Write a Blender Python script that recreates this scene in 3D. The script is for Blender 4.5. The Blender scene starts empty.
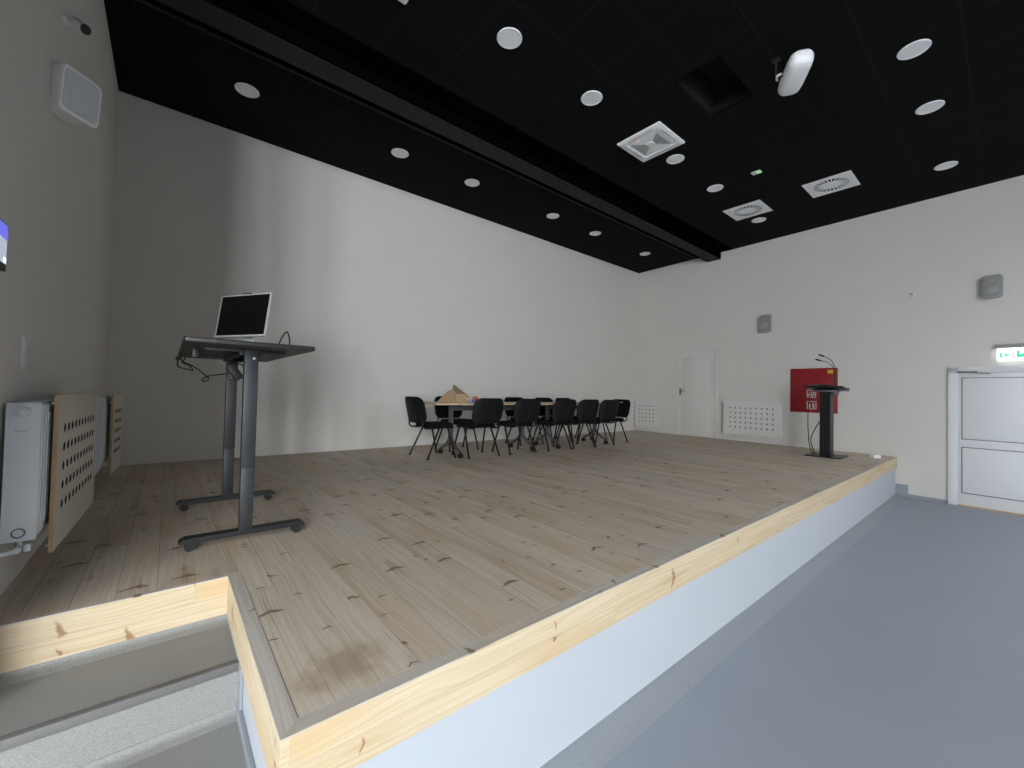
import bpy, bmesh, math, random
from mathutils import Vector, Matrix
from math import sin, cos, pi, radians, sqrt, atan2

random.seed(7)
SC = bpy.context.scene
COL = SC.collection

# ------------------------------------------------------------------ room measures (metres)
BACK = 6.245          # back wall
LEFT = -0.509         # left wall
RIGHT0 = 9.422        # right wall at the back corner
SK = 0.0497           # the right wall is slightly out of square
CEIL = 4.728
FRONT = -7.5
HALL = -7.0           # hall invented wider on the left, to shape the light
YE = 2.10             # where the left stage wall ends
ST = 0.623            # top of the stage
SY = 1.193            # front edge of the stage
NX, NY = 0.250, 2.372 # stair notch: right side, back side
FASC = 0.448          # underside of the pine fascia
TH_R = -(pi/2 + math.atan(SK))
TH_L = pi/2


def rwx(y, off=0.0):
    return RIGHT0 + SK*(y-BACK) - off*sqrt(1+SK*SK)


# ------------------------------------------------------------------ materials
def new_mat(name):
    m = bpy.data.materials.new(name)
    m.use_nodes = True
    nt = m.node_tree
    b = nt.nodes['Principled BSDF']
    return m, nt, b


def lin(c):
    return tuple(((v/12.92) if v <= 0.04045 else ((v+0.055)/1.055)**2.4) for v in c)


def plain(name, col, rough=0.5, metal=0.0, noise=0.0, nscale=40.0, bump=0.0, spec=0.5, bscale=200.0):
    """procedural paint / plastic: a faint noise in colour, roughness and bump"""
    m, nt, b = new_mat(name)
    b.inputs['Metallic'].default_value = metal
    b.inputs['Roughness'].default_value = rough
    b.inputs['Specular IOR Level'].default_value = spec
    tc = nt.nodes.new('ShaderNodeTexCoord')
    n = nt.nodes.new('ShaderNodeTexNoise')
    n.inputs['Scale'].default_value = nscale
    n.inputs['Detail'].default_value = 3
    nt.links.new(tc.outputs['Object'], n.inputs['Vector'])
    mix = nt.nodes.new('ShaderNodeMix')
    mix.data_type = 'RGBA'
    a = tuple(max(0, v*(1-noise)) for v in col) + (1,)
    c = tuple(min(1, v*(1+noise)) for v in col) + (1,)
    mix.inputs['A'].default_value = a
    mix.inputs['B'].default_value = c
    nt.links.new(n.outputs['Fac'], mix.inputs['Factor'])
    nt.links.new(mix.outputs['Result'], b.inputs['Base Color'])
    if bump > 0:
        n2 = nt.nodes.new('ShaderNodeTexNoise')
        n2.inputs['Scale'].default_value = bscale
        nt.links.new(tc.outputs['Object'], n2.inputs['Vector'])
        bp = nt.nodes.new('ShaderNodeBump')
        bp.inputs['Strength'].default_value = bump
        bp.inputs['Distance'].default_value = 0.002
        nt.links.new(n2.outputs['Fac'], bp.inputs['Height'])
        nt.links.new(bp.outputs['Normal'], b.inputs['Normal'])
    return m


def emit(name, col, strength):
    m, nt, b = new_mat(name)
    b.inputs['Base Color'].default_value = col + (1,)
    b.inputs['Emission Color'].default_value = col + (1,)
    b.inputs['Emission Strength'].default_value = strength
    b.inputs['Roughness'].default_value = 0.4
    return m


class NB:
    """tiny node-builder for maths on sockets"""
    def __init__(self, nt):
        self.nt = nt

    def m(self, op, a, b=None, c=None):
        n = self.nt.nodes.new('ShaderNodeMath')
        n.operation = op
        for i, v in enumerate((a, b, c)):
            if v is None:
                continue
            if isinstance(v, (int, float)):
                n.inputs[i].default_value = v
            else:
                self.nt.links.new(v, n.inputs[i])
        return n.outputs[0]

    def vec(self, x, y, z=0.0):
        n = self.nt.nodes.new('ShaderNodeCombineXYZ')
        for i, v in enumerate((x, y, z)):
            if isinstance(v, (int, float)):
                n.inputs[i].default_value = v
            else:
                self.nt.links.new(v, n.inputs[i])
        return n.outputs[0]

    def noise(self, v, scale=1.0, detail=3.0, dist=0.0):
        n = self.nt.nodes.new('ShaderNodeTexNoise')
        n.inputs['Scale'].default_value = scale
        n.inputs['Detail'].default_value = detail
        n.inputs['Distortion'].default_value = dist
        self.nt.links.new(v, n.inputs['Vector'])
        return n.outputs['Fac']

    def white(self, v):
        n = self.nt.nodes.new('ShaderNodeTexWhiteNoise')
        n.noise_dimensions = '3D'
        self.nt.links.new(v, n.inputs['Vector'])
        return n.outputs['Value']

    def ss(self, v, lo, hi, o0=0.0, o1=1.0):
        n = self.nt.nodes.new('ShaderNodeMapRange')
        n.interpolation_type = 'SMOOTHSTEP'
        n.inputs['From Min'].default_value = lo
        n.inputs['From Max'].default_value = hi
        n.inputs['To Min'].default_value = o0
        n.inputs['To Max'].default_value = o1
        self.nt.links.new(v, n.inputs['Value'])
        return n.outputs['Result']

    def mix(self, fac, a, b, mode='MIX'):
        n = self.nt.nodes.new('ShaderNodeMix')
        n.data_type = 'RGBA'
        n.blend_type = mode
        if isinstance(fac, (int, float)):
            n.inputs['Factor'].default_value = fac
        else:
            self.nt.links.new(fac, n.inputs['Factor'])
        for k, v in (('A', a), ('B', b)):
            if isinstance(v, tuple):
                n.inputs[k].default_value = v if len(v) == 4 else v+(1,)
            else:
                self.nt.links.new(v, n.inputs[k])
        return n.outputs['Result']


def pine(name, along, width, base, dark, warm, knot, gap=0.0, length=3.2, cross='X', worn=0.0, rough=0.6, gapcol=(0.05, 0.04, 0.03), offset=0.0, kden=1.0):
    """boards running along one axis, with grain, spike knots, tonal variation and joints"""
    m, nt, b = new_mat(name)
    N = NB(nt)
    tc = nt.nodes.new('ShaderNodeTexCoord')
    sp = nt.nodes.new('ShaderNodeSeparateXYZ')
    nt.links.new(tc.outputs['Object'], sp.inputs[0])
    L = sp.outputs[along]
    X = sp.outputs[cross]
    u = N.m('DIVIDE', N.m('ADD', X, offset), width)
    idx = N.m('FLOOR', u)
    fr = N.m('FRACT', u)
    r1 = N.white(N.vec(idx, 3.7, 1.1))
    lv = N.m('DIVIDE', N.m('ADD', L, N.m('MULTIPLY', r1, 9.0)), length)
    bi = N.m('FLOOR', lv)
    lf = N.m('FRACT', lv)
    r2 = N.white(N.vec(idx, bi, 5.3))
    r3 = N.white(N.vec(idx, bi, 9.9))
    seed = N.m('MULTIPLY', r2, 37.0)
    # grain
    xw = N.m('ADD', X, N.m('MULTIPLY', N.m('SUBTRACT', N.noise(N.vec(N.m('MULTIPLY', X, 5.0), N.m('MULTIPLY', L, 1.3), seed), 1.0, 2.0), 0.5), 0.09))
    grain = N.noise(N.vec(N.m('MULTIPLY', xw, 95.0), N.m('MULTIPLY', L, 1.6), seed), 1.0, 4.0)
    fine = N.noise(N.vec(N.m('MULTIPLY', X, 420.0), N.m('MULTIPLY', L, 9.0), seed), 1.0, 2.0)
    cloud = N.noise(N.vec(N.m('MULTIPLY', X, 2.2), N.m('MULTIPLY', L, 1.1), seed), 1.0, 3.0)
    col = N.mix(N.ss(grain, 0.35, 0.72), base, dark)
    col = N.mix(N.m('MULTIPLY', N.ss(fine, 0.5, 0.75), 0.25), col, dark)
    col = N.mix(N.m('MULTIPLY', N.ss(cloud, 0.50, 0.70), 0.65), col, warm)
    streak = N.noise(N.vec(N.m('MULTIPLY', X, 13.0), N.m('MULTIPLY', L, 0.9), N.m('ADD', seed, 3.0)), 1.0, 3.0, 0.4)
    col = N.mix(N.m('MULTIPLY', N.ss(streak, 0.58, 0.74), 0.5*kden), col, tuple(0.35*k_+0.65*w_ for k_, w_ in zip(knot, warm)))
    # per-board tone
    tone = N.mix(r2, (0.92, 0.92, 0.92), (1.06, 1.06, 1.06))
    col = N.mix(1.0, col, tone, 'MULTIPLY')
    col = N.mix(N.m('MULTIPLY', N.ss(r3, 0.6, 1.0), 0.22), col, warm)
    # knots: a brown heart, a short spike across the board, a stain drawn out along it
    def knots(sx, sl, rad, amount, sd):
        v = nt.nodes.new('ShaderNodeTexVoronoi')
        v.inputs['Scale'].default_value = 1.0
        nt.links.new(N.vec(N.m('MULTIPLY', X, sx), N.m('MULTIPLY', L, sl), N.m('ADD', N.m('MULTIPLY', idx, 0.37), sd)), v.inputs['Vector'])
        pos = nt.nodes.new('ShaderNodeSeparateXYZ')
        nt.links.new(v.outputs['Position'], pos.inputs[0])
        dx = N.m('DIVIDE', N.m('SUBTRACT', N.m('MULTIPLY', X, sx), pos.outputs[0]), sx)
        dl = N.m('DIVIDE', N.m('SUBTRACT', N.m('MULTIPLY', L, sl), pos.outputs[1]), sl)
        keep = N.m('LESS_THAN', N.white(v.outputs['Color']), amount)
        wob = N.m('MULTIPLY', N.m('SUBTRACT', N.noise(N.vec(N.m('MULTIPLY', X, 30.0), N.m('MULTIPLY', L, 30.0), seed), 1.0, 2.0), 0.5), 0.03)
        dlw = N.m('ADD', N.m('ADD', dl, wob), N.m('MULTIPLY', N.m('ABSOLUTE', dx), 0.35))
        d1 = N.m('SQRT', N.m('ADD', N.m('POWER', N.m('DIVIDE', dx, 4.2), 2.0), N.m('POWER', dlw, 2.0)))
        d2 = N.m('SQRT', N.m('ADD', N.m('POWER', N.m('DIVIDE', dx, 1.6), 2.0), N.m('POWER', N.m('DIVIDE', N.m('ADD', dl, wob), 9.0), 2.0)))
        k1 = N.m('MULTIPLY', N.ss(d1, rad*0.45, rad*1.15, 1.0, 0.0), keep)
        k2 = N.m('MULTIPLY', N.m('MULTIPLY', N.ss(d2, rad*0.3, rad*1.6, 1.0, 0.0), keep), N.ss(grain, 0.3, 0.7))
        return k1, k2
    a1, a2 = knots(6.0, 1.5, 0.015, 0.55*kden, 0.0)
    b1, b2 = knots(11.0, 2.7, 0.006, 0.3*kden, 4.2)
    col = N.mix(N.m('MULTIPLY', a2, 0.55), col, tuple(0.55*k+0.45*w for k, w in zip(knot, warm)))
    col = N.mix(N.m('MULTIPLY', b2, 0.45), col, tuple(0.5*k+0.5*w for k, w in zip(knot, warm)))
    col = N.mix(N.m('MULTIPLY', a1, 0.85), col, knot)
    col = N.mix(N.m('MULTIPLY', b1, 0.85), col, knot)
    if worn > 0:
        w1 = N.noise(N.vec(N.m('MULTIPLY', X, 0.9), N.m('MULTIPLY', L, 0.7), 2.0), 1.0, 4.0, 0.6)
        col = N.mix(N.m('MULTIPLY', N.ss(w1, 0.5, 0.75), worn), col, (0.52, 0.49, 0.455))
        # brown water stain in the front left corner
        dx = N.m('SUBTRACT', X, 0.46)
        dl = N.m('SUBTRACT', L, 1.40)
        dd = N.m('SQRT', N.m('ADD', N.m('POWER', N.m('DIVIDE', dx, 0.17), 2.0), N.m('POWER', N.m('DIVIDE', dl, 0.13), 2.0)))
        dd = N.m('ADD', dd, N.m('MULTIPLY', N.m('SUBTRACT', N.noise(N.vec(N.m('MULTIPLY', X, 14.0), N.m('MULTIPLY', L, 10.0), 0.0), 1.0, 4.0), 0.5), 1.6))
        col = N.mix(N.ss(dd, 0.35, 1.05, 0.5, 0.0), col, (0.25, 0.165, 0.075))
    if gap > 0:
        e = N.m('MINIMUM', fr, N.m('SUBTRACT', 1.0, fr))
        e = N.m('MULTIPLY', e, width)
        rg = N.white(N.vec(N.m('ROUND', u), bi, 2.2))
        g1 = N.m('MULTIPLY', N.ss(e, gap*0.4, gap*1.3, 1.0, 0.0), N.ss(rg, 0.2, 0.9, 0.25, 1.0))
        col = N.mix(g1, col, gapcol)
        pale = N.m('MULTIPLY', N.ss(e, gap*1.0, gap*3.0, 1.0, 0.0), N.m('GREATER_THAN', rg, 0.7))
        col = N.mix(N.m('MULTIPLY', pale, 0.25), col, (0.62, 0.57, 0.5))
        le = N.m('MULTIPLY', N.m('MINIMUM', lf, N.m('SUBTRACT', 1.0, lf)), length)
        g2 = N.ss(le, gap*0.4, gap*1.2, 1.0, 0.0)
        col = N.mix(N.m('MULTIPLY', g2, 0.45), col, gapcol)
    nt.links.new(col, b.inputs['Base Color'])
    nt.links.new(N.m('ADD', N.m('MULTIPLY', grain, 0.2), rough-0.1), b.inputs['Roughness'])
    b.inputs['Specular IOR Level'].default_value = 0.3
    bp = nt.nodes.new('ShaderNodeBump')
    bp.inputs['Strength'].default_value = 0.25
    bp.inputs['Distance'].default_value = 0.002
    nt.links.new(grain, bp.inputs['Height'])
    nt.links.new(bp.outputs['Normal'], b.inputs['Normal'])
    return m


def tile_mat(name):
    """black acoustic ceiling tiles in a thin grid"""
    m, nt, b = new_mat(name)
    N = NB(nt)
    tc = nt.nodes.new('ShaderNodeTexCoord')
    sp = nt.nodes.new('ShaderNodeSeparateXYZ')
    nt.links.new(tc.outputs['Object'], sp.inputs[0])
    T = 0.585
    fx = N.m('FRACT', N.m('DIVIDE', N.m('ADD', sp.outputs[0], 5.85-0.275), T))
    fy = N.m('FRACT', N.m('DIVIDE', N.m('ADD', sp.outputs[1], 11.7-0.260), T))
    ex = N.m('MINIMUM', fx, N.m('SUBTRACT', 1.0, fx))
    ey = N.m('MINIMUM', fy, N.m('SUBTRACT', 1.0, fy))
    e = N.m('MULTIPLY', N.m('MINIMUM', ex, ey), T)
    g = N.ss(e, 0.004, 0.008, 1.0, 0.0)
    n = N.noise(tc.outputs['Object'], 180.0, 2.0)
    base = N.mix(n, (0.0042, 0.0042, 0.0042), (0.0060, 0.0060, 0.0058))
    col = N.mix(g, base, (0.013, 0.013, 0.0125))
    nt.links.new(col, b.inputs['Base Color'])
    b.inputs['Roughness'].default_value = 0.95
    b.inputs['Specular IOR Level'].default_value = 0.1
    return m


def vinyl(name, c1, c2, rough=0.5, spec=0.35):
    """speckled sheet vinyl"""
    m, nt, b = new_mat(name)
    N = NB(nt)
    tc = nt.nodes.new('ShaderNodeTexCoord')
    a = N.noise(tc.outputs['Object'], 260.0, 3.0)
    c = N.noise(tc.outputs['Object'], 1.3, 4.0, 0.5)
    col = N.mix(N.ss(a, 0.35, 0.65), c1, c2)
    col = N.mix(N.m('MULTIPLY', N.ss(c, 0.4, 0.7), 0.12), col, tuple(v*1.25 for v in c2))
    nt.links.new(col, b.inputs['Base Color'])
    nt.links.new(N.m('ADD', N.m('MULTIPLY', c, 0.15), rough-0.07), b.inputs['Roughness'])
    b.inputs['Specular IOR Level'].default_value = spec
    bp = nt.nodes.new('ShaderNodeBump')
    bp.inputs['Strength'].default_value = 0.08
    bp.inputs['Distance'].default_value = 0.001
    nt.links.new(a, bp.inputs['Height'])
    nt.links.new(bp.outputs['Normal'], b.inputs['Normal'])
    return m


M = {}
M['wall'] = plain('wall paint', (0.645, 0.62, 0.585), 0.85, noise=0.03, nscale=3.0, bump=0.15, bscale=160.0, spec=0.2)
M['ceil'] = tile_mat('black ceiling tiles')
M['beam'] = plain('beam black', (0.0016, 0.0016, 0.0018), 0.95, noise=0.2, spec=0.0)
M['beam_low'] = plain('beam charcoal', (0.022, 0.022, 0.020), 0.8, noise=0.1, spec=0.2)
M['floor'] = vinyl('blue grey vinyl', (0.258, 0.288, 0.335), (0.31, 0.34, 0.388))
M['step'] = vinyl('grey stair vinyl', (0.225, 0.222, 0.21), (0.31, 0.307, 0.295))
M['skirt'] = vinyl('grey vinyl skirting', (0.25, 0.27, 0.30), (0.31, 0.33, 0.36))
M['nosing'] = vinyl('dark grey stair nosing', (0.135, 0.13, 0.128), (0.16, 0.155, 0.15))
M['deck'] = pine('whitewashed deck boards', 1, 0.135, (0.61, 0.525, 0.425), (0.50, 0.42, 0.33), (0.50, 0.37, 0.22), (0.15, 0.085, 0.045), gap=0.0018, length=4.6, gapcol=(0.15, 0.115, 0.08), cross=0, worn=0.35, offset=5.4+0.004)
M['edge_x'] = pine('greyed edge board', 0, 0.3, (0.56, 0.515, 0.455), (0.45, 0.405, 0.35), (0.49, 0.41, 0.31), (0.15, 0.09, 0.05), cross=1, offset=4.0, kden=0.8)
M['edge_y'] = pine('greyed edge board across', 1, 0.3, (0.56, 0.515, 0.455), (0.45, 0.405, 0.35), (0.49, 0.41, 0.31), (0.15, 0.09, 0.05), cross=0, offset=4.0, kden=0.8)
M['pine_x'] = pine('raw pine fascia', 0, 0.09, (0.66, 0.55, 0.385), (0.57, 0.445, 0.28), (0.60, 0.42, 0.22), (0.28, 0.15, 0.065), gap=0.0012, cross=2, length=4.0, gapcol=(0.36, 0.25, 0.14), offset=4.507, kden=0.55)
M['pine_y'] = pine('raw pine fascia across', 1, 0.09, (0.66, 0.55, 0.385), (0.57, 0.445, 0.28), (0.60, 0.42, 0.22), (0.28, 0.15, 0.065), gap=0.0012, cross=2, length=4.0, gapcol=(0.36, 0.25, 0.14), offset=4.507, kden=0.55)
M['white'] = plain('white lacquer', (0.74, 0.75, 0.76), 0.45, noise=0.01)
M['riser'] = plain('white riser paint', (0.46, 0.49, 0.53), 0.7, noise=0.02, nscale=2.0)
M['steelw'] = plain('white enamelled steel', (0.70, 0.73, 0.77), 0.35, noise=0.01)
M['cover'] = plain('cream lacquered board', (0.56, 0.52, 0.45), 0.55, noise=0.03)
M['coverw'] = plain('off white lacquered board', (0.66, 0.65, 0.62), 0.55, noise=0.02)
M['hole_shade'] = plain('grey hole shade', (0.20, 0.195, 0.19), 0.95, noise=0.2)  # shade inside the cover holes, put into the colour
M['hole_shade_black'] = plain('black hole shade', (0.02, 0.02, 0.02), 0.95, noise=0.2)  # deeper hole shade, put into the colour
M['coveredge'] = plain('raw board edge', (0.50, 0.33, 0.17), 0.7, noise=0.15)
M['plastw'] = plain('white plastic', (0.68, 0.68, 0.69), 0.45, noise=0.01)
M['ceilw'] = plain('white ceiling fitting', (0.88, 0.88, 0.89), 0.5, noise=0.01)
M['plastg'] = plain('pale grey plastic', (0.31, 0.31, 0.305), 0.5, noise=0.02)
M['grille'] = plain('grey speaker mesh', (0.24, 0.238, 0.232), 0.6, noise=0.1, nscale=300)
M['grillew'] = plain('white speaker mesh', (0.62, 0.64, 0.68), 0.6, noise=0.06, nscale=300)
M['black'] = plain('black plastic', (0.012, 0.012, 0.013), 0.5, noise=0.1)
M['rubber'] = plain('black rubber', (0.008, 0.008, 0.008), 0.7, noise=0.1)
M['fabric'] = plain('black chair fabric', (0.005, 0.005, 0.0055), 0.95, noise=0.3, nscale=250, bump=0.4, bscale=700, spec=0.15)
M['shell'] = plain('black chair shell', (0.005, 0.005, 0.0055), 0.6, noise=0.1, spec=0.2)
M['tube'] = plain('black chair tube', (0.006, 0.006, 0.0065), 0.45, noise=0.1, spec=0.3)
M['desk'] = plain('charcoal powder coat', (0.020, 0.022, 0.025), 0.5, noise=0.08, nscale=200)
M['deskd'] = plain('dark powder coat', (0.007, 0.0075, 0.0085), 0.5, noise=0.08, nscale=200)
M['desktop'] = plain('dark grey laminate', (0.012, 0.0125, 0.0135), 0.42, noise=0.08, nscale=60)
M['silver'] = plain('silver plastic', (0.52, 0.52, 0.52), 0.35, metal=0.2, noise=0.02)
M['screen'] = plain('dark display glass', (0.003, 0.003, 0.0035), 0.35, noise=0.0, spec=0.15)
M['tabletop'] = plain('pale laminate', (0.55, 0.50, 0.44), 0.4, noise=0.04, nscale=8)
M['tableedge'] = plain('beech edging', (0.52, 0.36, 0.22), 0.5, noise=0.08)
M['tableleg'] = plain('grey metal lacquer', (0.085, 0.088, 0.092), 0.4, metal=0.2, noise=0.04)
M['card'] = plain('kraft cardboard', (0.42, 0.275, 0.155), 0.85, noise=0.08, nscale=25)
M['cardin'] = plain('kraft paper', (0.27, 0.19, 0.125), 0.9, noise=0.1, nscale=20)
M['red'] = plain('fire red enamel', (0.27, 0.012, 0.016), 0.4, noise=0.04)
M['redbox'] = plain('red print', (0.48, 0.05, 0.05), 0.5)
M['orange'] = plain('orange print', (0.62, 0.24, 0.07), 0.5)
M['blue'] = plain('blue print', (0.10, 0.14, 0.42), 0.5)
M['signwhite'] = plain('white print', (0.62, 0.60, 0.60), 0.5)
M['yellow'] = plain('yellow label', (0.60, 0.40, 0.03), 0.5)
M['lectern'] = plain('anthracite aluminium', (0.012, 0.013, 0.015), 0.38, metal=0.3, noise=0.06)
M['lectgrey'] = plain('grey steel plate', (0.10, 0.11, 0.115), 0.4, metal=0.3, noise=0.04)
M['dark'] = plain('dark void', (0.004, 0.004, 0.004), 0.9)
M['hole'] = plain('vent dark', (0.02, 0.02, 0.02), 0.9)
M['louvre'] = plain('grey louvre', (0.33, 0.33, 0.33), 0.5)
M['paper'] = plain('paper', (0.7, 0.66, 0.58), 0.8)
M['frame'] = plain('white window frame', (0.72, 0.73, 0.74), 0.4)
M['steel'] = plain('brushed steel', (0.20, 0.20, 0.21), 0.35, metal=0.8, noise=0.05)
M['ledred'] = emit('red indicator', (1.0, 0.25, 0.2), 1.6)
M['ledgreen'] = emit('green indicator', (0.35, 0.9, 0.3), 0.55)
M['signlit'] = emit('lit sign face', (0.93, 1.0, 0.97), 2.2)
M['signgreen'] = emit('lit green print', (0.05, 0.60, 0.28), 0.8)
M['scrlit'] = emit('lit display', (0.60, 0.66, 0.78), 0.55)
M['scrblue'] = emit('lit display blue', (0.14, 0.16, 0.85), 0.8)


# ------------------------------------------------------------------ mesh helpers
def BM():
    return bmesh.new()


def box(bm, c, s, rot=None, bev=0.0, seg=2):
    """axis box centred at c with full sizes s, optional rotation matrix about its centre and bevel"""
    r = bmesh.ops.create_cube(bm, size=1.0)
    vs = r['verts']
    bmesh.ops.scale(bm, vec=Vector(s), verts=vs)
    if bev > 0:
        es = list({e for v in vs for e in v.link_edges})
        rr = bmesh.ops.bevel(bm, geom=es, offset=min(bev, min(s)*0.49), segments=seg, profile=0.5, affect='EDGES')
        vs = list({v for f in rr['faces'] for v in f.verts} | {v for v in vs if v.is_valid})
    if rot is not None:
        bmesh.ops.rotate(bm, cent=(0, 0, 0), matrix=rot, verts=vs)
    bmesh.ops.translate(bm, vec=Vector(c), verts=vs)
    return vs


def bb(bm, lo, hi, bev=0.0):
    lo, hi = Vector(lo), Vector(hi)
    return box(bm, (lo+hi)/2, (abs(hi.x-lo.x), abs(hi.y-lo.y), abs(hi.z-lo.z)), bev=bev)


def frame_axes(d):
    d = d.normalized()
    up = Vector((0, 0, 1)) if abs(d.z) < 0.95 else Vector((0, 1, 0))
    a = d.cross(up).normalized()
    return a, a.cross(d).normalized()


def cyl(bm, p0, p1, r0, r1=None, n=16, cap=True):
    p0, p1 = Vector(p0), Vector(p1)
    r1 = r0 if r1 is None else r1
    a, b = frame_axes(p1-p0)
    R0 = [bm.verts.new(p0+(a*cos(2*pi*i/n)+b*sin(2*pi*i/n))*r0) for i in range(n)]
    R1 = [bm.verts.new(p1+(a*cos(2*pi*i/n)+b*sin(2*pi*i/n))*r1) for i in range(n)]
    for i in range(n):
        bm.faces.new((R0[i], R0[(i+1) % n], R1[(i+1) % n], R1[i]))
    if cap:
        bm.faces.new(R0[::-1])
        bm.faces.new(R1)


def smooth_pts(pts, k=6):
    P = [Vector(p) for p in pts]
    if len(P) < 3:
        return P
    out = []
    Q = [2*P[0]-P[1]] + P + [2*P[-1]-P[-2]]
    for i in range(1, len(Q)-2):
        for j in range(k):
            t = j/k
            a, b, c, d = Q[i-1], Q[i], Q[i+1], Q[i+2]
            out.append(0.5*((2*b)+(c-a)*t+(2*a-5*b+4*c-d)*t*t+(3*b-a-3*c+d)*t**3))
    out.append(P[-1])
    return out


def tube(bm, pts, r, n=8, k=6, smooth=True, flat=1.0):
    P = smooth_pts(pts, k) if smooth else [Vector(p) for p in pts]
    rings = []
    a = None
    for i, p in enumerate(P):
        d = (P[min(i+1, len(P)-1)]-P[max(i-1, 0)])
        if d.length < 1e-9:
            d = Vector((0, 0, 1))
        d.normalize()
        if a is None:
            a, b = frame_axes(d)
        else:
            a = (a-d*a.dot(d)).normalized()
            b = a.cross(d).normalized()
        rad = r(i/(len(P)-1)) if callable(r) else r
        rings.append([bm.verts.new(p+(a*cos(2*pi*j/n)*flat+b*sin(2*pi*j/n))*rad) for j in range(n)])
    for i in range(len(rings)-1):
        for j in range(n):
            bm.faces.new((rings[i][j], rings[i][(j+1) % n], rings[i+1][(j+1) % n], rings[i+1][j]))
    bm.faces.new(rings[0][::-1])
    bm.faces.new(rings[-1])


def prism(bm, poly, org, ax, ay, depth):
    """polygon (u, v) in plane org + u*ax + v*ay, extruded by depth vector"""
    org, ax, ay, depth = Vector(org), Vector(ax), Vector(ay), Vector(depth)
    A = [bm.verts.new(org+ax*u+ay*v) for u, v in poly]
    B = [bm.verts.new(org+ax*u+ay*v+depth) for u, v in poly]
    n = len(poly)
    bm.faces.new(A[::-1])
    bm.faces.new(B)
    for i in range(n):
        bm.faces.new((A[i], A[(i+1) % n], B[(i+1) % n], B[i]))


def rrect(w, h, r, n=5):
    pts = []
    for cx, cy, a0 in ((w/2-r, h/2-r, 0), (-w/2+r, h/2-r, 90), (-w/2+r, -h/2+r, 180), (w/2-r, -h/2+r, 270)):
        for i in range(n+1):
            a = radians(a0+90*i/n)
            pts.append((cx+r*cos(a), cy+r*sin(a)))
    return pts


def loft(bm, loops, cap0=True, cap1=True):
    """join rings of equal vertex count (lists of Vectors)"""
    R = [[bm.verts.new(p) for p in l] for l in loops]
    n = len(R[0])
    for i in range(len(R)-1):
        for j in range(n):
            bm.faces.new((R[i][j], R[i][(j+1) % n], R[i+1][(j+1) % n], R[i+1][j]))
    if cap0:
        bm.faces.new(R[0][::-1])
    if cap1:
        bm.faces.new(R[-1])
    return R


def obj(name, bm, mat, parent=None, loc=None, rotz=None, shade=True, label=None):
    bmesh.ops.recalc_face_normals(bm, faces=bm.faces[:])
    me = bpy.data.meshes.new(name)
    bm.to_mesh(me)
    bm.free()
    me.materials.append(M[mat])
    if shade:
        me.polygons.foreach_set('use_smooth', [True]*len(me.polygons))
        try:
            me.set_sharp_from_angle(angle=radians(35))
        except Exception:
            pass
    o = bpy.data.objects.new(name, me)
    COL.objects.link(o)
    if parent is not None:
        o.parent = parent
    if loc is not None:
        o.location = loc
    if rotz is not None:
        o.rotation_euler = (0, 0, rotz)
    if label:
        o['label'] = label
    return o


def tag(o, label, cat, group=None):
    o['label'] = label
    o['category'] = cat
    if group:
        o['group'] = group
    return o


def thing(name, label, cat, loc=(0, 0, 0), rotz=0.0, group=None):
    o = bpy.data.objects.new(name, None)
    o.empty_display_size = 0.1
    COL.objects.link(o)
    o.location = loc
    o.rotation_euler = (0, 0, rotz)
    return tag(o, label, cat, group)


def struct(name, bm, mat, label=None, cat=None, parent=None, loc=None, rotz=None):
    o = obj(name, bm, mat, parent, loc, rotz)
    o['kind'] = 'structure'
    if label:
        o['label'] = label
    if cat:
        o['category'] = cat
    return o


def dup(root, loc, rotz, label, group=None):
    r = root.copy()
    COL.objects.link(r)
    r.location = loc
    r.rotation_euler = (0, 0, rotz)
    r['label'] = label
    if group:
        r['group'] = group
    for ch in list(root.children):
        c = ch.copy()
        COL.objects.link(c)
        c.parent = r
        for g in list(ch.children):
            d = g.copy()
            COL.objects.link(d)
            d.parent = c
    return r


# ================================================================== THE ROOM
# floor
b = BM(); bb(b, (HALL-0.3, FRONT-0.3, -0.1), (RIGHT0+0.3, BACK+0.2, 0.0))
struct('floor', b, 'floor', 'blue grey vinyl floor of the hall in front of the stage', 'floor')
# back wall
b = BM(); bb(b, (LEFT-0.3, BACK, 0), (RIGHT0+0.4, BACK+0.2, CEIL))
struct('wall_back', b, 'wall', 'white plastered wall behind the stage', 'wall')
# right wall (slightly skewed)
b = BM()
prism(b, [(rwx(FRONT), FRONT), (RIGHT0+0.45, FRONT), (RIGHT0+0.45, BACK), (RIGHT0, BACK)], (0, 0, 0), (1, 0, 0), (0, 1, 0), (0, 0, CEIL))
struct('wall_right', b, 'wall', 'white wall with two doors on the right of the stage', 'wall')
# left wall of the stage, with the return wall of the unseen, invented wider hall
b = BM(); bb(b, (LEFT-0.2, YE, 0), (LEFT, BACK, CEIL))
struct('wall_left', b, 'wall', 'plastered left wall of the stage with radiators below', 'wall')
b = BM(); bb(b, (HALL, YE, 0), (LEFT-0.2, YE+0.2, CEIL))
struct('wall_return', b, 'wall', 'white return wall of the invented wider hall left of the stage', 'wall')

def wall_with_windows(name, along, fixed0, fixed1, lo, hi, wins, label):
    """wall slab along x or y with rectangular openings (a, b, z0, z1)"""
    b = BM()
    def slab(u0, u1, z0, z1):
        if u1-u0 < 1e-4 or z1-z0 < 1e-4:
            return
        if along == 'x':
            bb(b, (u0, fixed0, z0), (u1, fixed1, z1))
        else:
            bb(b, (fixed0, u0, z0), (fixed1, u1, z1))
    u = lo
    for (a, c, z0, z1) in sorted(wins):
        slab(u, a, 0, CEIL); slab(a, c, 0, z0); slab(a, c, z1, CEIL)
        u = c
    slab(u, hi, 0, CEIL)
    struct(name, b, 'wall', label, 'wall')

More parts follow.
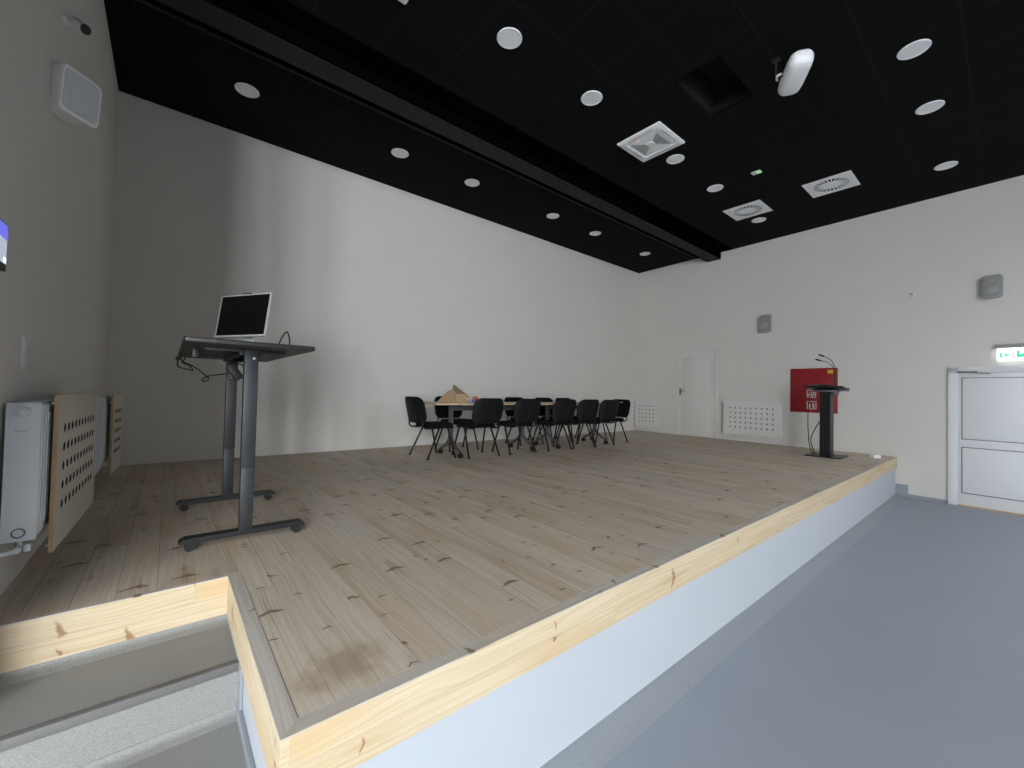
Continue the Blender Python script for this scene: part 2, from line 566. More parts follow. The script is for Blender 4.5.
WIN_F = [(-6.65, -5.55, 0.75, 4.35), (-5.25, -4.15, 0.75, 4.35), (-3.85, -2.85, 0.75, 4.35)]  # openings invented behind the camera to let the daylight in
WIN_S = [(-5.6, -4.2, 0.75, 4.35), (-2.6, -1.2, 0.75, 4.35)]  # side openings invented too, lighting the right wall and floor
wall_with_windows('wall_front', 'x', FRONT-0.25, FRONT, HALL-0.25, RIGHT0+0.4, WIN_F, 'white wall opposite the stage with three added tall windows')
wall_with_windows('wall_side', 'y', HALL-0.25, HALL, FRONT, YE+0.2, WIN_S, 'white left side wall of the invented wider hall with two added windows')
k = 0
for (a, c, z0, z1) in WIN_F+WIN_S:
    k += 1
    b = BM()
    front = k <= len(WIN_F)
    def bar(u0, u1, v0, v1):
        if front:
            bb(b, (u0, FRONT-0.20, v0), (u1, FRONT-0.14, v1))
        else:
            bb(b, (HALL-0.20, u0, v0), (HALL-0.14, u1, v1))
    bar(a, a+0.06, z0, z1); bar(c-0.06, c, z0, z1); bar((a+c)/2-0.03, (a+c)/2+0.03, z0, z1)
    bar(a, c, z0, z0+0.06); bar(a, c, z1-0.06, z1)
    struct('window_%d' % k, b, 'frame', 'white framed hall window added behind the camera, number %d' % k, 'window')

# ceiling with a square hatch opening
HX0, HX1, HY0, HY1 = 3.875, 4.665, 1.745, 2.195
b = BM()
Z = CEIL
ADDED_SKY = [(-5.6, -3.6, -3.8, -1.8), (4.6, 6.6, -4.8, -2.8)]     # roof lights added as fill over the hall, out of view
HOLES = [(HX0, HX1, HY0, HY1)]+ADDED_SKY
xs = sorted({HALL-0.3, RIGHT0+0.45}|{v for h in HOLES for v in h[:2]})
yv = sorted({FRONT-0.3, BACK+0.2}|{v for h in HOLES for v in h[2:]})
for i in range(len(xs)-1):
    for j in range(len(yv)-1):
        cx, cy = (xs[i]+xs[i+1])/2, (yv[j]+yv[j+1])/2
        if any(h[0] < cx < h[1] and h[2] < cy < h[3] for h in HOLES):
            continue
        bb(b, (xs[i], yv[j], Z), (xs[i+1], yv[j+1], Z+0.04))
struct('ceiling', b, 'ceil', 'black tiled ceiling with a thin square grid', 'ceiling')
ceil_o = bpy.data.objects['ceiling']
hd = 0.42
b = BM()
bb(b, (HX0-0.02, HY0-0.02, Z+0.04), (HX0, HY1+0.02, Z+hd)); bb(b, (HX0, HY0-0.02, Z+0.04), (HX1+0.3, HY0, Z+hd)); bb(b, (HX0-0.02, HY0-0.02, Z+hd), (HX1+0.3, HY1+0.02, Z+hd+0.02))
obj('hatch_void', b, 'beam_low', ceil_o)  # inner faces painted paler, making up for the shade inside the hatch
b = BM(); bb(b, (HX0, HY1, Z+0.04), (HX1+0.3, HY1+0.02, Z+hd)); obj('hatch_back', b, 'dark', ceil_o)  # painted darker, as the shaded face of the hatch
b = BM(); prism(b, [(HX1, Z+0.0), (HX1+0.02, Z+0.0), (HX1+0.27, Z+hd), (HX1+0.25, Z+hd)], (0, HY0, 0), (1, 0, 0), (0, 0, 1), (0, HY1-HY0, 0))
obj('hatch_side', b, 'beam_low', ceil_o)  # slope painted paler too, against the shade in there

for (x0, x1, y0, y1) in ADDED_SKY:
    k += 1
    b = BM()
    for (u0, u1, v0, v1) in ((x0-0.05, x0, y0-0.05, y1+0.05), (x1, x1+0.05, y0-0.05, y1+0.05), (x0, x1, y0-0.05, y0), (x0, x1, y1, y1+0.05), (x0, x1, (y0+y1)/2-0.03, (y0+y1)/2+0.03)):
        bb(b, (u0, v0, Z+0.0405), (u1, v1, Z+0.30))
    struct('window_%d' % k, b, 'frame', 'white framed roof light added over the hall, number %d' % k, 'window')

# boxed-in beam over the stage
BX = rwx(4.25, 0.0)
bt = thing('ceiling_beam', 'black boxed beam running across the ceiling above the stage', 'beam')
bt['kind'] = 'structure'
BZ = 4.575
b = BM(); bb(b, (LEFT, 4.10, BZ+0.006), (BX-0.01, 4.40, CEIL)); obj('boxing', b, 'beam', bt)
b = BM(); bb(b, (LEFT, 4.10, BZ), (BX-0.01, 4.345, BZ+0.006)); obj('underside_board', b, 'beam_low', bt)  # paler than the black boxing above it
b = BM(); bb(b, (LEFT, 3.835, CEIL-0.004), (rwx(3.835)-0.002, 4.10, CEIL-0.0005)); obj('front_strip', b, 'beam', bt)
b = BM(); bb(b, (LEFT, 4.40, CEIL-0.004), (rwx(4.4)-0.002, 4.625, CEIL-0.0005)); obj('back_strip', b, 'beam', bt)
b = BM(); bb(b, (LEFT, 4.625, CEIL-0.010), (rwx(4.6)-0.005, 4.665, CEIL-0.0005))
struct('trim_1', b, 'beam_low', 'thin charcoal strip along the ceiling behind the beam', 'trim')

# ================================================================== THE STAGE
stage = thing('stage', 'wide low stage with whitewashed pine deck and white front', 'stage')
EDGE = 0.052
XR = rwx(SY, 0.012)
IN = 0.003   # shadow joint between deck and edge board
b = BM()
deckpoly = [(LEFT+0.002, NY+0.022+IN), (NX+EDGE+IN, NY+0.022+IN), (NX+EDGE+IN, SY+EDGE+IN), (rwx(SY+EDGE)-0.002, SY+EDGE+IN), (rwx(BACK)-0.002, BACK-0.002), (LEFT+0.002, BACK-0.002)]
prism(b, deckpoly, (0, 0, ST-0.03), (1, 0, 0), (0, 1, 0), (0, 0, 0.03))
obj('deck', b, 'deck', stage, shade=False)
e0 = 0.004
b = BM()   # front edge board, mitred at the corner
prism(b, [(NX, SY), (XR, SY), (XR, SY+EDGE), (NX+EDGE, SY+EDGE)], (0, 0, ST-0.005), (1, 0, 0), (0, 1, 0), (0, 0, 0.005))
obj('edge_board', b, 'edge_x', stage, shade=False)
b = BM()
prism(b, [(NX, SY), (NX+EDGE, SY+EDGE), (NX+EDGE, NY+0.022), (NX, NY)], (0, 0, ST-0.005), (1, 0, 0), (0, 1, 0), (0, 0, 0.005))
obj('edge_board', b, 'edge_y', stage, shade=False)
b = BM()
prism(b, [(LEFT+0.002, NY), (NX, NY), (NX+EDGE, NY+0.022), (LEFT+0.002, NY+0.022)], (0, 0, ST-0.005), (1, 0, 0), (0, 1, 0), (0, 0, 0.005))
obj('edge_board', b, 'edge_x', stage, shade=False)
T = 0.022
b = BM(); bb(b, (NX+T, SY+0.0005, FASC), (XR, SY+T, ST-0.0055)); obj('fascia', b, 'pine_x', stage)
b = BM(); bb(b, (NX+0.0005, SY+0.0005, FASC), (NX+T, NY+T, ST-0.0055)); obj('fascia', b, 'pine_y', stage)
b = BM(); bb(b, (LEFT+0.002, NY+0.0005, FASC), (NX, NY+T, ST-0.0055)); obj('fascia', b, 'pine_x', stage)
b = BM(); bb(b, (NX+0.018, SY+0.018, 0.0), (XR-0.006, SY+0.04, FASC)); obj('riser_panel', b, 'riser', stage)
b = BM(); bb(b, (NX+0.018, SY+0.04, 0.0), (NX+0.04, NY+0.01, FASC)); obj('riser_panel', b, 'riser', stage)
b = BM(); bb(b, (LEFT+0.002, NY+0.012, 0.0), (NX+0.018, NY+0.03, FASC)); obj('riser_panel', b, 'step', stage)
b = BM()
prism(b, [(LEFT+0.004, NY+0.04), (NX+0.05, NY+0.04), (NX+0.05, SY+0.05), (rwx(SY+0.05)-0.03, SY+0.05), (rwx(BACK)-0.03, BACK-0.01), (LEFT+0.004, BACK-0.01)], (0, 0, 0.0), (1, 0, 0), (0, 1, 0), (0, 0, ST-0.032))
obj('substructure', b, 'dark', stage)

# coved vinyl strip along the foot of the stage
b = BM()
prof = [(0, 0.0225)] + [(0.02+0.1*t, 0.0225-0.0195*t**0.8) for t in (0, .2, .4, .6, .8, 1.0)] + [(0.139, 0.0008), (0.139, 0.0), (0, 0)]
prism(b, [(-u, v) for u, v in prof], (NX+0.018, SY+0.018, 0), (0, 1, 0), (0, 0, 1), (rwx(SY)-0.003-NX-0.018, 0, 0))
struct('baseboard_front', b, 'skirt', 'grey vinyl coving along the foot of the white stage front', 'baseboard')
# vinyl on the right wall: tall piece beside the stage, then a low skirting up to the door
wl = thing('baseboard_right', 'grey vinyl skirting on the right wall between stage and door', 'baseboard')
wl['kind'] = 'structure'
def on_right(bm, y0, y1, z0, z1, off0, off1):
    """slab on the right wall"""
    prism(bm, [(rwx(y0, off0), y0), (rwx(y1, off0), y1), (rwx(y1, off1), y1), (rwx(y0, off1), y0)], (0, 0, z0), (1, 0, 0), (0, 1, 0), (0, 0, z1-z0))
b = BM(); on_right(b, 1.075, SY+0.018, 0.0, 0.185, 0.0, 0.006); obj('upstand', b, 'skirt', wl)
b = BM(); on_right(b, 1.060, 1.075, 0.0, 0.195, 0.0, 0.009); on_right(b, 1.075, SY+0.018, 0.185, 0.195, 0.0, 0.009); obj('upstand_border', b, 'skirt', wl)
b = BM(); on_right(b, 0.622, 1.06, 0.0, 0.05, 0.0, 0.008); obj('low_strip', b, 'skirt', wl)
b = BM(); on_right(b, FRONT, -1.35, 0.0, 0.05, 0.0, 0.008); obj('low_strip', b, 'skirt', wl)

# stairs sunk into the stage corner
stairs = thing('stage_steps', 'grey vinyl steps sunk into the left front corner of the stage', 'steps')
TZ = (0.415, 0.208)
TY = (1.985, 1.60)
xl, xr = LEFT+0.002, NX+0.016
def step_block(y0, y1, z):
    b = BM(); prism(b, [(0, 0), (y1-y0, 0), (y1-y0, z-0.012), (0.0, z-0.012)], (xl, y0, 0), (0, 1, 0), (0, 0, 1), (xr-xl, 0, 0))
    return b
obj('riser', step_block(TY[0]+0.012, NY+0.010, TZ[0]), 'step', stairs)
obj('riser', step_block(TY[1]+0.012, TY[0]+0.010, TZ[1]), 'step', stairs)
for (y0, y1, z) in ((TY[0], NY+0.010, TZ[0]), (TY[1], TY[0]+0.010, TZ[1])):
    b = BM(); bb(b, (xl, y0+0.03, z-0.012), (xr, y1, z)); obj('tread', b, 'step', stairs)
    b = BM(); bb(b, (xl, y0, z-0.034), (xr, y0+0.03, z+0.001), bev=0.002); obj('nosing', b, 'nosing', stairs)
    b = BM()   # cove between tread and the next riser
    prism(b, [(0, 0), (0, 0.030), (-0.001, 0.0295)] + [(-0.001-0.038*(1-cos(a)), 0.0295-0.0265*sin(a)) for a in (0.3, 0.6, 0.9, 1.2, 1.5)] + [(-0.045, 0)], (xl, y1, z), (0, 1, 0), (0, 0, 1), (xr-xl, 0, 0))
    obj('cove', b, 'step', stairs)
    b = BM(); bb(b, (xr-0.012, y0+0.012, z), (xr, y1, z+0.045 if z < 0.3 else FASC-0.002)); obj('side_skirting', b, 'skirt', stairs)
b = BM(); bb(b, (xr-0.010, TY[0]-0.05, TZ[1]), (xr, TY[0]+0.012, TZ[0])); obj('side_skirting', b, 'skirt', stairs)

# ================================================================== DOORS ON THE RIGHT WALL
def wall_frame(name, y, z, label=None, cat=None, group=None, off=0.0, side='R', kind=None):
    """Empty on a side wall; local -Y points into the room, local X runs to the viewer's right"""
    if side == 'R':
        t = thing(name, label, cat, (rwx(y, off), y, z), TH_R, group)
    else:
        t = thing(name, label, cat, (LEFT+off, y, z), TH_L, group)
    if kind:
        t['kind'] = kind
    return t

M['doorw'] = plain('off white door paint', (0.67, 0.65, 0.62), 0.5, noise=0.01)
d = wall_frame('door_1', 4.62, ST, 'white two panel door at the back of the stage', 'door', kind='structure')
W, H = 0.92, 2.005
b = BM()
for x in (-W/2-0.0, W/2+0.0):
    bb(b, (x-0.028, -0.016, 0), (x+0.028, 0.0, H), bev=0.003)
bb(b, (-W/2-0.028, -0.016, H-0.055), (W/2+0.028, 0.0, H+0.005), bev=0.003)
obj('door_frame', b, 'doorw', d)
b = BM()
lw = W/2-0.032
bb(b, (-lw, -0.012, 0.012), (lw, -0.002, H-0.058))
for z0, z1 in ((0.10, 0.885), (0.985, H-0.16)):
    bb(b, (-lw+0.10, -0.014, z0), (lw-0.10, -0.011, z1), bev=0.001)
bb(b, (-lw, -0.016, 0.930), (lw, -0.011, 0.945), bev=0.002)
leaf = obj('door_leaf', b, 'doorw', d)
b = BM(); bb(b, (-lw-0.005, -0.0128, 0.0), (-lw, -0.002, H-0.055)); bb(b, (lw, -0.0128, 0.0), (lw+0.003, -0.002, H-0.055)); bb(b, (-lw, -0.0128, H-0.058), (lw, -0.002, H-0.054)); obj('door_gap', b, 'louvre', d)
b = BM()
box(b, (-lw+0.045, -0.036, 1.02), (0.035, 0.012, 0.16), bev=0.004)
tube(b, [(-lw+0.045, -0.03, 1.035), (-lw+0.045, -0.075, 1.035), (-lw+0.055, -0.082, 1.035), (-lw+0.165, -0.082, 1.035)], 0.010, smooth=False)
obj('door_handle', b, 'steel', leaf)
for z in (0.22, 1.75):
    b = BM(); cyl(b, (W/2-0.03, -0.022, z-0.05), (W/2-0.03, -0.022, z+0.05), 0.010, n=10); obj('hinge', b, 'plastw', d)

DH = 2.05
d = wall_frame('door_2', -0.36, 0.0, 'white panelled hall door below the lit exit sign', 'door', kind='structure')
# frame spans y 0.62 .. -1.34 : a double door, half of it outside the picture
W = 1.96
b = BM()
for x in (-W/2+0.055, W/2-0.055):
    bb(b, (x-0.055, -0.03, 0), (x+0.055, 0.0, DH), bev=0.004)
bb(b, (-W/2, -0.03, DH-0.075), (W/2, 0.0, DH+0.005), bev=0.004)
obj('door_frame', b, 'white', d)
for s in (-1, 1):
    b = BM()
    x0, x1 = (-W/2+0.112, -0.003) if s < 0 else (0.003, W/2-0.112)
    bb(b, (x0, -0.024, 0.02), (x1, -0.004, DH-0.08), bev=0.003)
    lf = obj('door_leaf', b, 'white', d)
    for z0, z1 in ((0.19, 0.875), (0.985, 1.905)):
        b = BM()
        # gasket groove + raised infill
        gx0, gx1 = x0+0.028, x1-0.045
        for (u0, u1, v0, v1) in ((gx0, gx1, z0, z0+0.012), (gx0, gx1, z1-0.012, z1), (gx0, gx0+0.012, z0, z1), (gx1-0.012, gx1, z0, z1)):
            bb(b, (u0, -0.026, v0), (u1, -0.022, v1))
        obj('panel_gasket', b, 'steel', lf)
        b = BM(); bb(b, (gx0+0.012, -0.028, z0+0.012), (gx1-0.012, -0.022, z1-0.012), bev=0.004); obj('panel', b, 'white', lf)
b = BM()
box(b, (-W/2+0.20, -0.045, DH-0.065), (0.20, 0.03, 0.022), bev=0.006)
box(b, (-W/2+0.33, -0.055, DH-0.085), (0.20, 0.014, 0.014), rot=Matrix.Rotation(radians(6), 3, 'Y'), bev=0.004)
obj('door_closer', b, 'steel', d)
b = BM(); bb(b, (-W/2+0.1, -0.06, 0.0), (W/2-0.1, 0.0, 0.018)); obj('threshold', b, 'tableedge', d)

# ================================================================== THINGS ON THE RIGHT WALL
def perforated(bm, w, h, t, nx, ny, mx, mb, mt, r, seg=12):
    """board in the local XZ plane (front at y=-t, back at 0), centred in x, z from 0 to h, with nx*ny through holes"""
    xs = [-w/2+mx+(w-2*mx)*i/nx for i in range(nx+1)]
    zs = [mb+(h-mb-mt)*j/ny for j in range(ny+1)]
    def quad(x0, x1, z0, z1):
        for y in (-t, 0):
            bm.faces.new([bm.verts.new(p) for p in ((x0, y, z0), (x1, y, z0), (x1, y, z1), (x0, y, z1))])
    quad(-w/2, w/2, 0, mb); quad(-w/2, w/2, h-mt, h)
    quad(-w/2, -w/2+mx, mb, h-mt); quad(w/2-mx, w/2, mb, h-mt)
    for i in range(nx):
        for j in range(ny):
            cx, cz = (xs[i]+xs[i+1])/2, (zs[j]+zs[j+1])/2
            hx, hz = (xs[i+1]-xs[i])/2, (zs[j+1]-zs[j])/2
            C = {}
            for y in (-t, 0):
                o, c = [], []
                for k in range(seg):
                    a = 2*pi*k/seg + pi/seg
                    ca, sa = cos(a), sin(a)
                    s = 1/max(abs(ca), abs(sa))
                    o.append(bm.verts.new((cx+ca*s*hx, y, cz+sa*s*hz)))
                    c.append(bm.verts.new((cx+ca*r, y, cz+sa*r)))
                for k in range(seg):
                    k2 = (k+1) % seg
                    if seg % 4 == 0 and abs(o[k].co.x-o[k2].co.x) > 1e-6 and abs(o[k].co.z-o[k2].co.z) > 1e-6:
                        cc = bm.verts.new((cx+math.copysign(hx, (o[k].co.x+o[k2].co.x)/2-cx), y, cz+math.copysign(hz, (o[k].co.z+o[k2].co.z)/2-cz)))
                        bm.faces.new((o[k], cc, o[k2], c[k2], c[k]))
                    else:
                        bm.faces.new((o[k], o[k2], c[k2], c[k]))
                C[y] = c
            for k in range(seg):
                k2 = (k+1) % seg
                fw = bm.faces.new((C[-t][k], C[-t][k2], C[0][k2], C[0][k]))
                fw.material_index = 1  # hole walls take the second, shade coloured material
    for (a, c) in (((-w/2, 0), (w/2, 0)), ((w/2, 0), (w/2, h)), ((w/2, h), (-w/2, h)), ((-w/2, h), (-w/2, 0))):
        bm.faces.new([bm.verts.new(p) for p in ((a[0], -t, a[1]), (c[0], -t, c[1]), (c[0], 0, c[1]), (a[0], 0, a[1]))])
    bmesh.ops.remove_doubles(bm, verts=bm.verts[:], dist=1e-5)


def radiator_cover(t, w, h, nx, off, mat, mx, r=0.018):
    b = BM(); bb(b, (-w/2+0.03, -off+0.001, 0.03), (w/2-0.03, -off+0.004, h-0.03)); obj('hole_shade_sheet', b, 'hole_shade', t)  # sheet coloured as the shade behind the holes
    b = BM(); perforated(b, w, h, 0.018, nx, 5, mx, 0.10, 0.09, r)
    o = obj('perforated_board', b, mat, t, shade=False)
    o.data.materials.append(M['hole_shade'])
    for p in o.data.polygons:
        p.use_smooth = False
    o.location = (0, -off, 0)
    b = BM()   # raw edge banding
    e = 0.0015
    bb(b, (-w/2-e, -off-0.0178, 0), (-w/2, -off-0.0002, h)); bb(b, (w/2, -off-0.0178, 0), (w/2+e, -off-0.0002, h))
    bb(b, (-w/2-e, -off-0.0178, -e), (w/2+e, -off-0.0002, 0)); bb(b, (-w/2-e, -off-0.0178, h), (w/2+e, -off-0.0002, h+e))
    obj('edge_band', b, 'coveredge' if mat == 'cover' else 'coverw', t)
    for x in (-w/2+0.03, w/2-0.03):
        for z in (0.05, h-0.05):
            b = BM(); cyl(b, (x, -off, z), (x, -0.002, z), 0.008, n=10); obj('standoff', b, 'steelw', t)


t = wall_frame('radiator_cover', 5.865, 0.742, 'small square perforated radiator cover in the corner beside the stage door', 'radiator cover', 'perforated radiator covers')
radiator_cover(t, 0.68, 0.665, 5, 0.11, 'coverw', 0.085)
t = wall_frame('radiator_cover', 3.39, 0.765, 'wide white perforated radiator cover between stage door and red cabinet', 'radiator cover', 'perforated radiator covers')
radiator_cover(t, 1.10, 0.69, 9, 0.11, 'coverw', 0.09)
# the radiators they hide
def panel_radiator(t, w, h, d, x_off=0.0):
    b = BM()
    bb(b, (-w/2, -d, 0.01), (w/2, -d+0.012, h-0.01), bev=0.004)
    n = int(w/0.05)
    for i in range(n):
        x = -w/2+0.03+i*(w-0.06)/max(1, n-1)
        box(b, (x, -d-0.001, h/2), (0.030, 0.005, h-0.09), bev=0.002)
    bb(b, (-w/2, -0.016, 0.01), (w/2, -0.004, h-0.01), bev=0.004)
    obj('heating_panel', b, 'steelw', t)
    for s in (-1, 1):
        b = BM(); box(b, (s*(w/2+0.002), -d/2, h/2), (0.006, d, h), bev=0.002)
        obj('end_panel', b, 'steelw', t)
    b = BM()
    k = int(w/0.03)
    for i in range(k):
        x = -w/2+0.015+i*(w-0.03)/max(1, k-1)
        bb(b, (x-0.004, -d+0.012, h-0.012), (x+0.004, -0.012, h-0.004))
    bb(b, (-w/2, -d+0.010, h-0.014), (w/2, -d+0.016, h)); bb(b, (-w/2, -0.016, h-0.014), (w/2, -0.010, h))
    obj('top_grille', b, 'steelw', t)
for y, w, lb in ((5.865, 0.56, 'white panel radiator behind the small square perforated cover'), (3.39, 0.98, 'white panel radiator behind the wide perforated cover')):
    t = wall_frame('radiator', y, 0.80, lb, 'radiator', 'panel radiators', off=0.012)
    panel_radiator(t, w, 0.58, 0.085)

# red fire cabinet with pictograms
t = wall_frame('fire_cabinet', 2.355, 1.283, 'flush red fire hose cabinet with white pictograms behind the lectern', 'fire cabinet')
W, H = 0.745, 0.822
b = BM(); bb(b, (-W/2, -0.012, 0), (W/2, 0.0, H), bev=0.003); obj('cabinet_frame', b, 'red', t)
b = BM(); bb(b, (-W/2+0.025, -0.020, 0.025), (W/2-0.025, -0.011, H-0.025), bev=0.003); obj('cabinet_door', b, 'red', t)
def picto(t, cx, cz, s, kind):
    b = BM()
    y0, y1 = -0.0225, -0.0195
    e = s*0.09
    h = s/2
    for (u0, u1, v0, v1) in ((-h, h, h-e, h), (-h, h, -h, -h+e), (-h, -h+e, -h, h), (h-e, h, -h, h)):
        bb(b, (cx+u0, y0, cz+v0), (cx+u1, y1, cz+v1))
    if kind == 'extinguisher':
        bb(b, (cx+0.10*s, y0, cz-0.33*s), (cx+0.28*s, y1, cz+0.16*s))
        bb(b, (cx+0.15*s, y0, cz+0.16*s), (cx+0.23*s, y1, cz+0.28*s))
        bb(b, (cx+0.02*s, y0, cz+0.20*s), (cx+0.15*s, y1, cz+0.26*s))
    else:
        for k in range(20):
            a0, a1 = 2*pi*k/20, 2*pi*(k+1)/20
            for r0, r1 in ((0.11, 0.17), (0.21, 0.27)):
                b.faces.new([b.verts.new((cx+0.12*s+r*s*cos(a), y0, cz+0.02*s+r*s*sin(a))) for r, a in ((r0, a0), (r1, a0), (r1, a1), (r0, a1))])
        bb(b, (cx-0.12*s, y0, cz-0.33*s), (cx+0.15*s, y1, cz-0.26*s))
    # flame
    prism(b, [(-0.30*s, -0.30*s), (-0.14*s, -0.30*s), (-0.08*s, -0.12*s), (-0.14*s, 0.04*s), (-0.17*s, 0.26*s), (-0.27*s, 0.06*s), (-0.34*s, -0.12*s)], (cx, y0, cz), (1, 0, 0), (0, 0, 1), (0, 0.003, 0))
    obj('pictogram', b, 'signwhite', t)
picto(t, -0.022, 1.632-1.283, 0.145, 'hose')
picto(t, -0.018, 1.421-1.283, 0.150, 'extinguisher')
b = BM(); box(b, (0.265, -0.021, 0.755), (0.085, 0.003, 0.062), bev=0.001); obj('sticker', b, 'yellow', t, label='yellow sticker')

# wall loudspeakers
def wall_speaker(y, z0, z1, w, dep, label):
    t = wall_frame('wall_speaker', y, z0, label, 'speaker', 'loudspeakers')
    h = z1-z0
    b = BM()
    loops = []
    for k, (sc, yy) in enumerate(((0.80, -0.02), (0.92, -0.03), (1.0, -dep*0.6), (1.0, -dep*0.85), (0.94, -dep))):
        loops.append([Vector((u*sc, yy, h/2+v*sc)) for u, v in rrect(w, h, 0.05)])
    loft(b, loops)
    obj('speaker_body', b, 'plastg', t)
    b = BM()
    loft(b, [[Vector((u, yy, h/2+v)) for u, v in rrect(w*s, h*s, 0.04)] for s, yy in ((0.86, -dep+0.001), (0.85, -dep-0.004), (0.80, -dep-0.006))])
    g = obj('speaker_grille', b, 'grille', t)
    b = BM()
    cyl(b, (0, -dep-0.005, h*0.38), (0, -dep-0.009, h*0.38), w*0.30, w*0.27, n=24)
    cyl(b, (0, -dep-0.005, h*0.74), (0, -dep-0.009, h*0.74), w*0.12, w*0.10, n=20)
    obj('driver_bulge', b, 'plastg', g)
    b = BM(); bb(b, (-0.05, -0.03, h/2-0.06), (0.05, 0, h/2+0.06), bev=0.004); obj('mount_plate', b, 'plastg', t)
wall_speaker(3.165, 2.846, 3.205, 0.225, 0.09, 'grey wall loudspeaker above and left of the red fire cabinet')
wall_speaker(0.175, 3.035, 3.365, 0.205, 0.10, 'grey wall loudspeaker high above the hall door')
t = wall_frame('motion_sensor', 1.023, 3.215, 'tiny white sensor box on the right wall between two loudspeakers', 'sensor')
b = BM()
loft(b, [[Vector((u*s, y, 0.04+v*s)) for u, v in rrect(0.055, 0.08, 0.012)] for s, y in ((1, 0), (1, -0.025), (0.8, -0.04))])
obj('sensor_body', b, 'plastw', t)
b = BM(); loft(b, [[Vector((u*s, y, 0.035+v*s)) for u, v in rrect(0.034, 0.04, 0.01)] for s, y in ((1, -0.038), (0.8, -0.046))]); obj('sensor_lens', b, 'plastg', t)

# lit exit sign
t = wall_frame('exit_sign', -0.045, 2.137, 'lit white and green exit sign box above the hall door', 'sign')
b = BM(); bb(b, (-0.185, -0.075, 0.175), (0.185, 0, 0.232), bev=0.006); obj('housing', b, 'plastg', t)
b = BM(); bb(b, (-0.175, -0.045, 0.0), (0.175, -0.030, 0.176), bev=0.003); sf = obj('sign_face', b, 'signlit', t)
b = BM()
y0, y1 = -0.0475, -0.0445
def gbox(u0, u1, v0, v1):
    bb(b, (u0, y0, v0), (u1, y1, v1))
gbox(-0.150, -0.128, 0.035, 0.120)                                   # door
prism(b, [(-0.118, 0.078), (-0.085, 0.115), (-0.085, 0.09), (-0.05, 0.09), (-0.05, 0.066), (-0.085, 0.066), (-0.085, 0.04)], (0, y0, 0), (1, 0, 0), (0, 0, 1), (0, 0.003, 0))   # arrow
gbox(-0.035, -0.022, 0.04, 0.12)
gbox(0.0, 0.030, 0.04, 0.135)
prism(b, [(0.03, 0.04), (0.15, 0.04), (0.15, 0.135), (0.115, 0.135), (0.12, 0.09), (0.085, 0.075), (0.07, 0.105), (0.03, 0.085)], (0, y0, 0), (1, 0, 0), (0, 0, 1), (0, 0.003, 0))
obj('pictogram', b, 'signgreen', sf)
b = BM(); bb(b, (-0.04, -0.03, 0.10), (0.04, 0.0, 0.18)); obj('mount', b, 'plastg', t)

# ================================================================== THINGS ON THE LEFT WALL
# loudspeaker turned into the hall
sp = thing('wall_speaker', 'white loudspeaker high on the left wall near the camera', 'speaker', (-0.437, 3.225, 3.060), 0.0, 'loudspeakers')
ya, ti, w, h, dd = 0.749, 0.071, 0.198, 0.242, 0.148
n = Vector((cos(ya)*cos(ti), -sin(ya)*cos(ti), -sin(ti)))
u = Vector((0, 0, 1)).cross(n).normalized()
v = n.cross(u)
def spk_loop(w_, h_, r_, d_, bow=0.0):
    return [u*a*1.0+v*c+n*(d_+bow*(1-(2*a/w_)**2)) for a, c in rrect(w_, h_, r_, 5)]
b = BM()
loft(b, [spk_loop(w*0.80, h*0.88, 0.02, 0.05-dd), spk_loop(w*0.96, h*0.96, 0.03, 0.05-dd*0.8), spk_loop(w, h, 0.03, 0.05-dd*0.3), spk_loop(w, h, 0.03, 0.042), spk_loop(w*0.95, h*0.95, 0.03, 0.050)])
obj('speaker_body', b, 'ceilw', sp)
b = BM(); loft(b, [spk_loop(w*0.88, h*0.88, 0.03, 0.0495), spk_loop(w*0.86, h*0.86, 0.03, 0.053), spk_loop(w*0.5, h*0.5, 0.03, 0.056)]); g = obj('speaker_grille', b, 'grillew', sp)
b = BM(); c0 = n*0.054-v*0.02; cyl(b, c0, c0+n*0.006, w*0.33, w*0.30, n=28); obj('driver_bulge', b, 'grillew', g)
b = BM()
tube(b, [(-0.065, 0.0, 0.0), (-0.045, 0.005, 0.0), n*(-0.06)], 0.016, n=10)
bb(b, (-0.069, -0.05, -0.06), (-0.058, 0.05, 0.06), bev=0.004)
obj('wall_bracket', b, 'plastw', sp)

# bullet camera
t = thing('security_camera', 'small white bullet camera with black lens on the left wall', 'camera', (LEFT, 3.36, 3.545))
dirv = Vector((0.60, -0.45, -0.33)).normalized()
c0 = Vector((0.050, 0.02, 0.0))
b = BM(); cyl(b, (0, 0.02, 0.0), (0.018, 0.02, 0.0), 0.032, 0.026, n=20); tube(b, [(0.015, 0.02, 0.0), (0.035, 0.02, -0.005), c0], 0.014); obj('mount', b, 'plastw', t)
b = BM(); cyl(b, c0-dirv*0.02, c0+dirv*0.055, 0.026, 0.026, n=20); cyl(b, c0-dirv*0.035, c0-dirv*0.02, 0.016, 0.026, n=20); obj('camera_body', b, 'plastw', t)
b = BM(); cyl(b, c0+dirv*0.054, c0+dirv*0.062, 0.0262, 0.0258, n=20); cyl(b, c0+dirv*0.062, c0+dirv*0.064, 0.018, 0.016, n=20); obj('lens_face', b, 'black', t)
b = BM(); prism(b, [(-0.034, 0), (0.034, 0), (0.034, 0.004), (-0.034, 0.004)], c0-dirv*0.01+Vector((0, 0, 0.031)), dirv.cross(Vector((0, 0, 1))).normalized(), (0, 0, 1), dirv*0.07); obj('sun_shield', b, 'plastw', t)

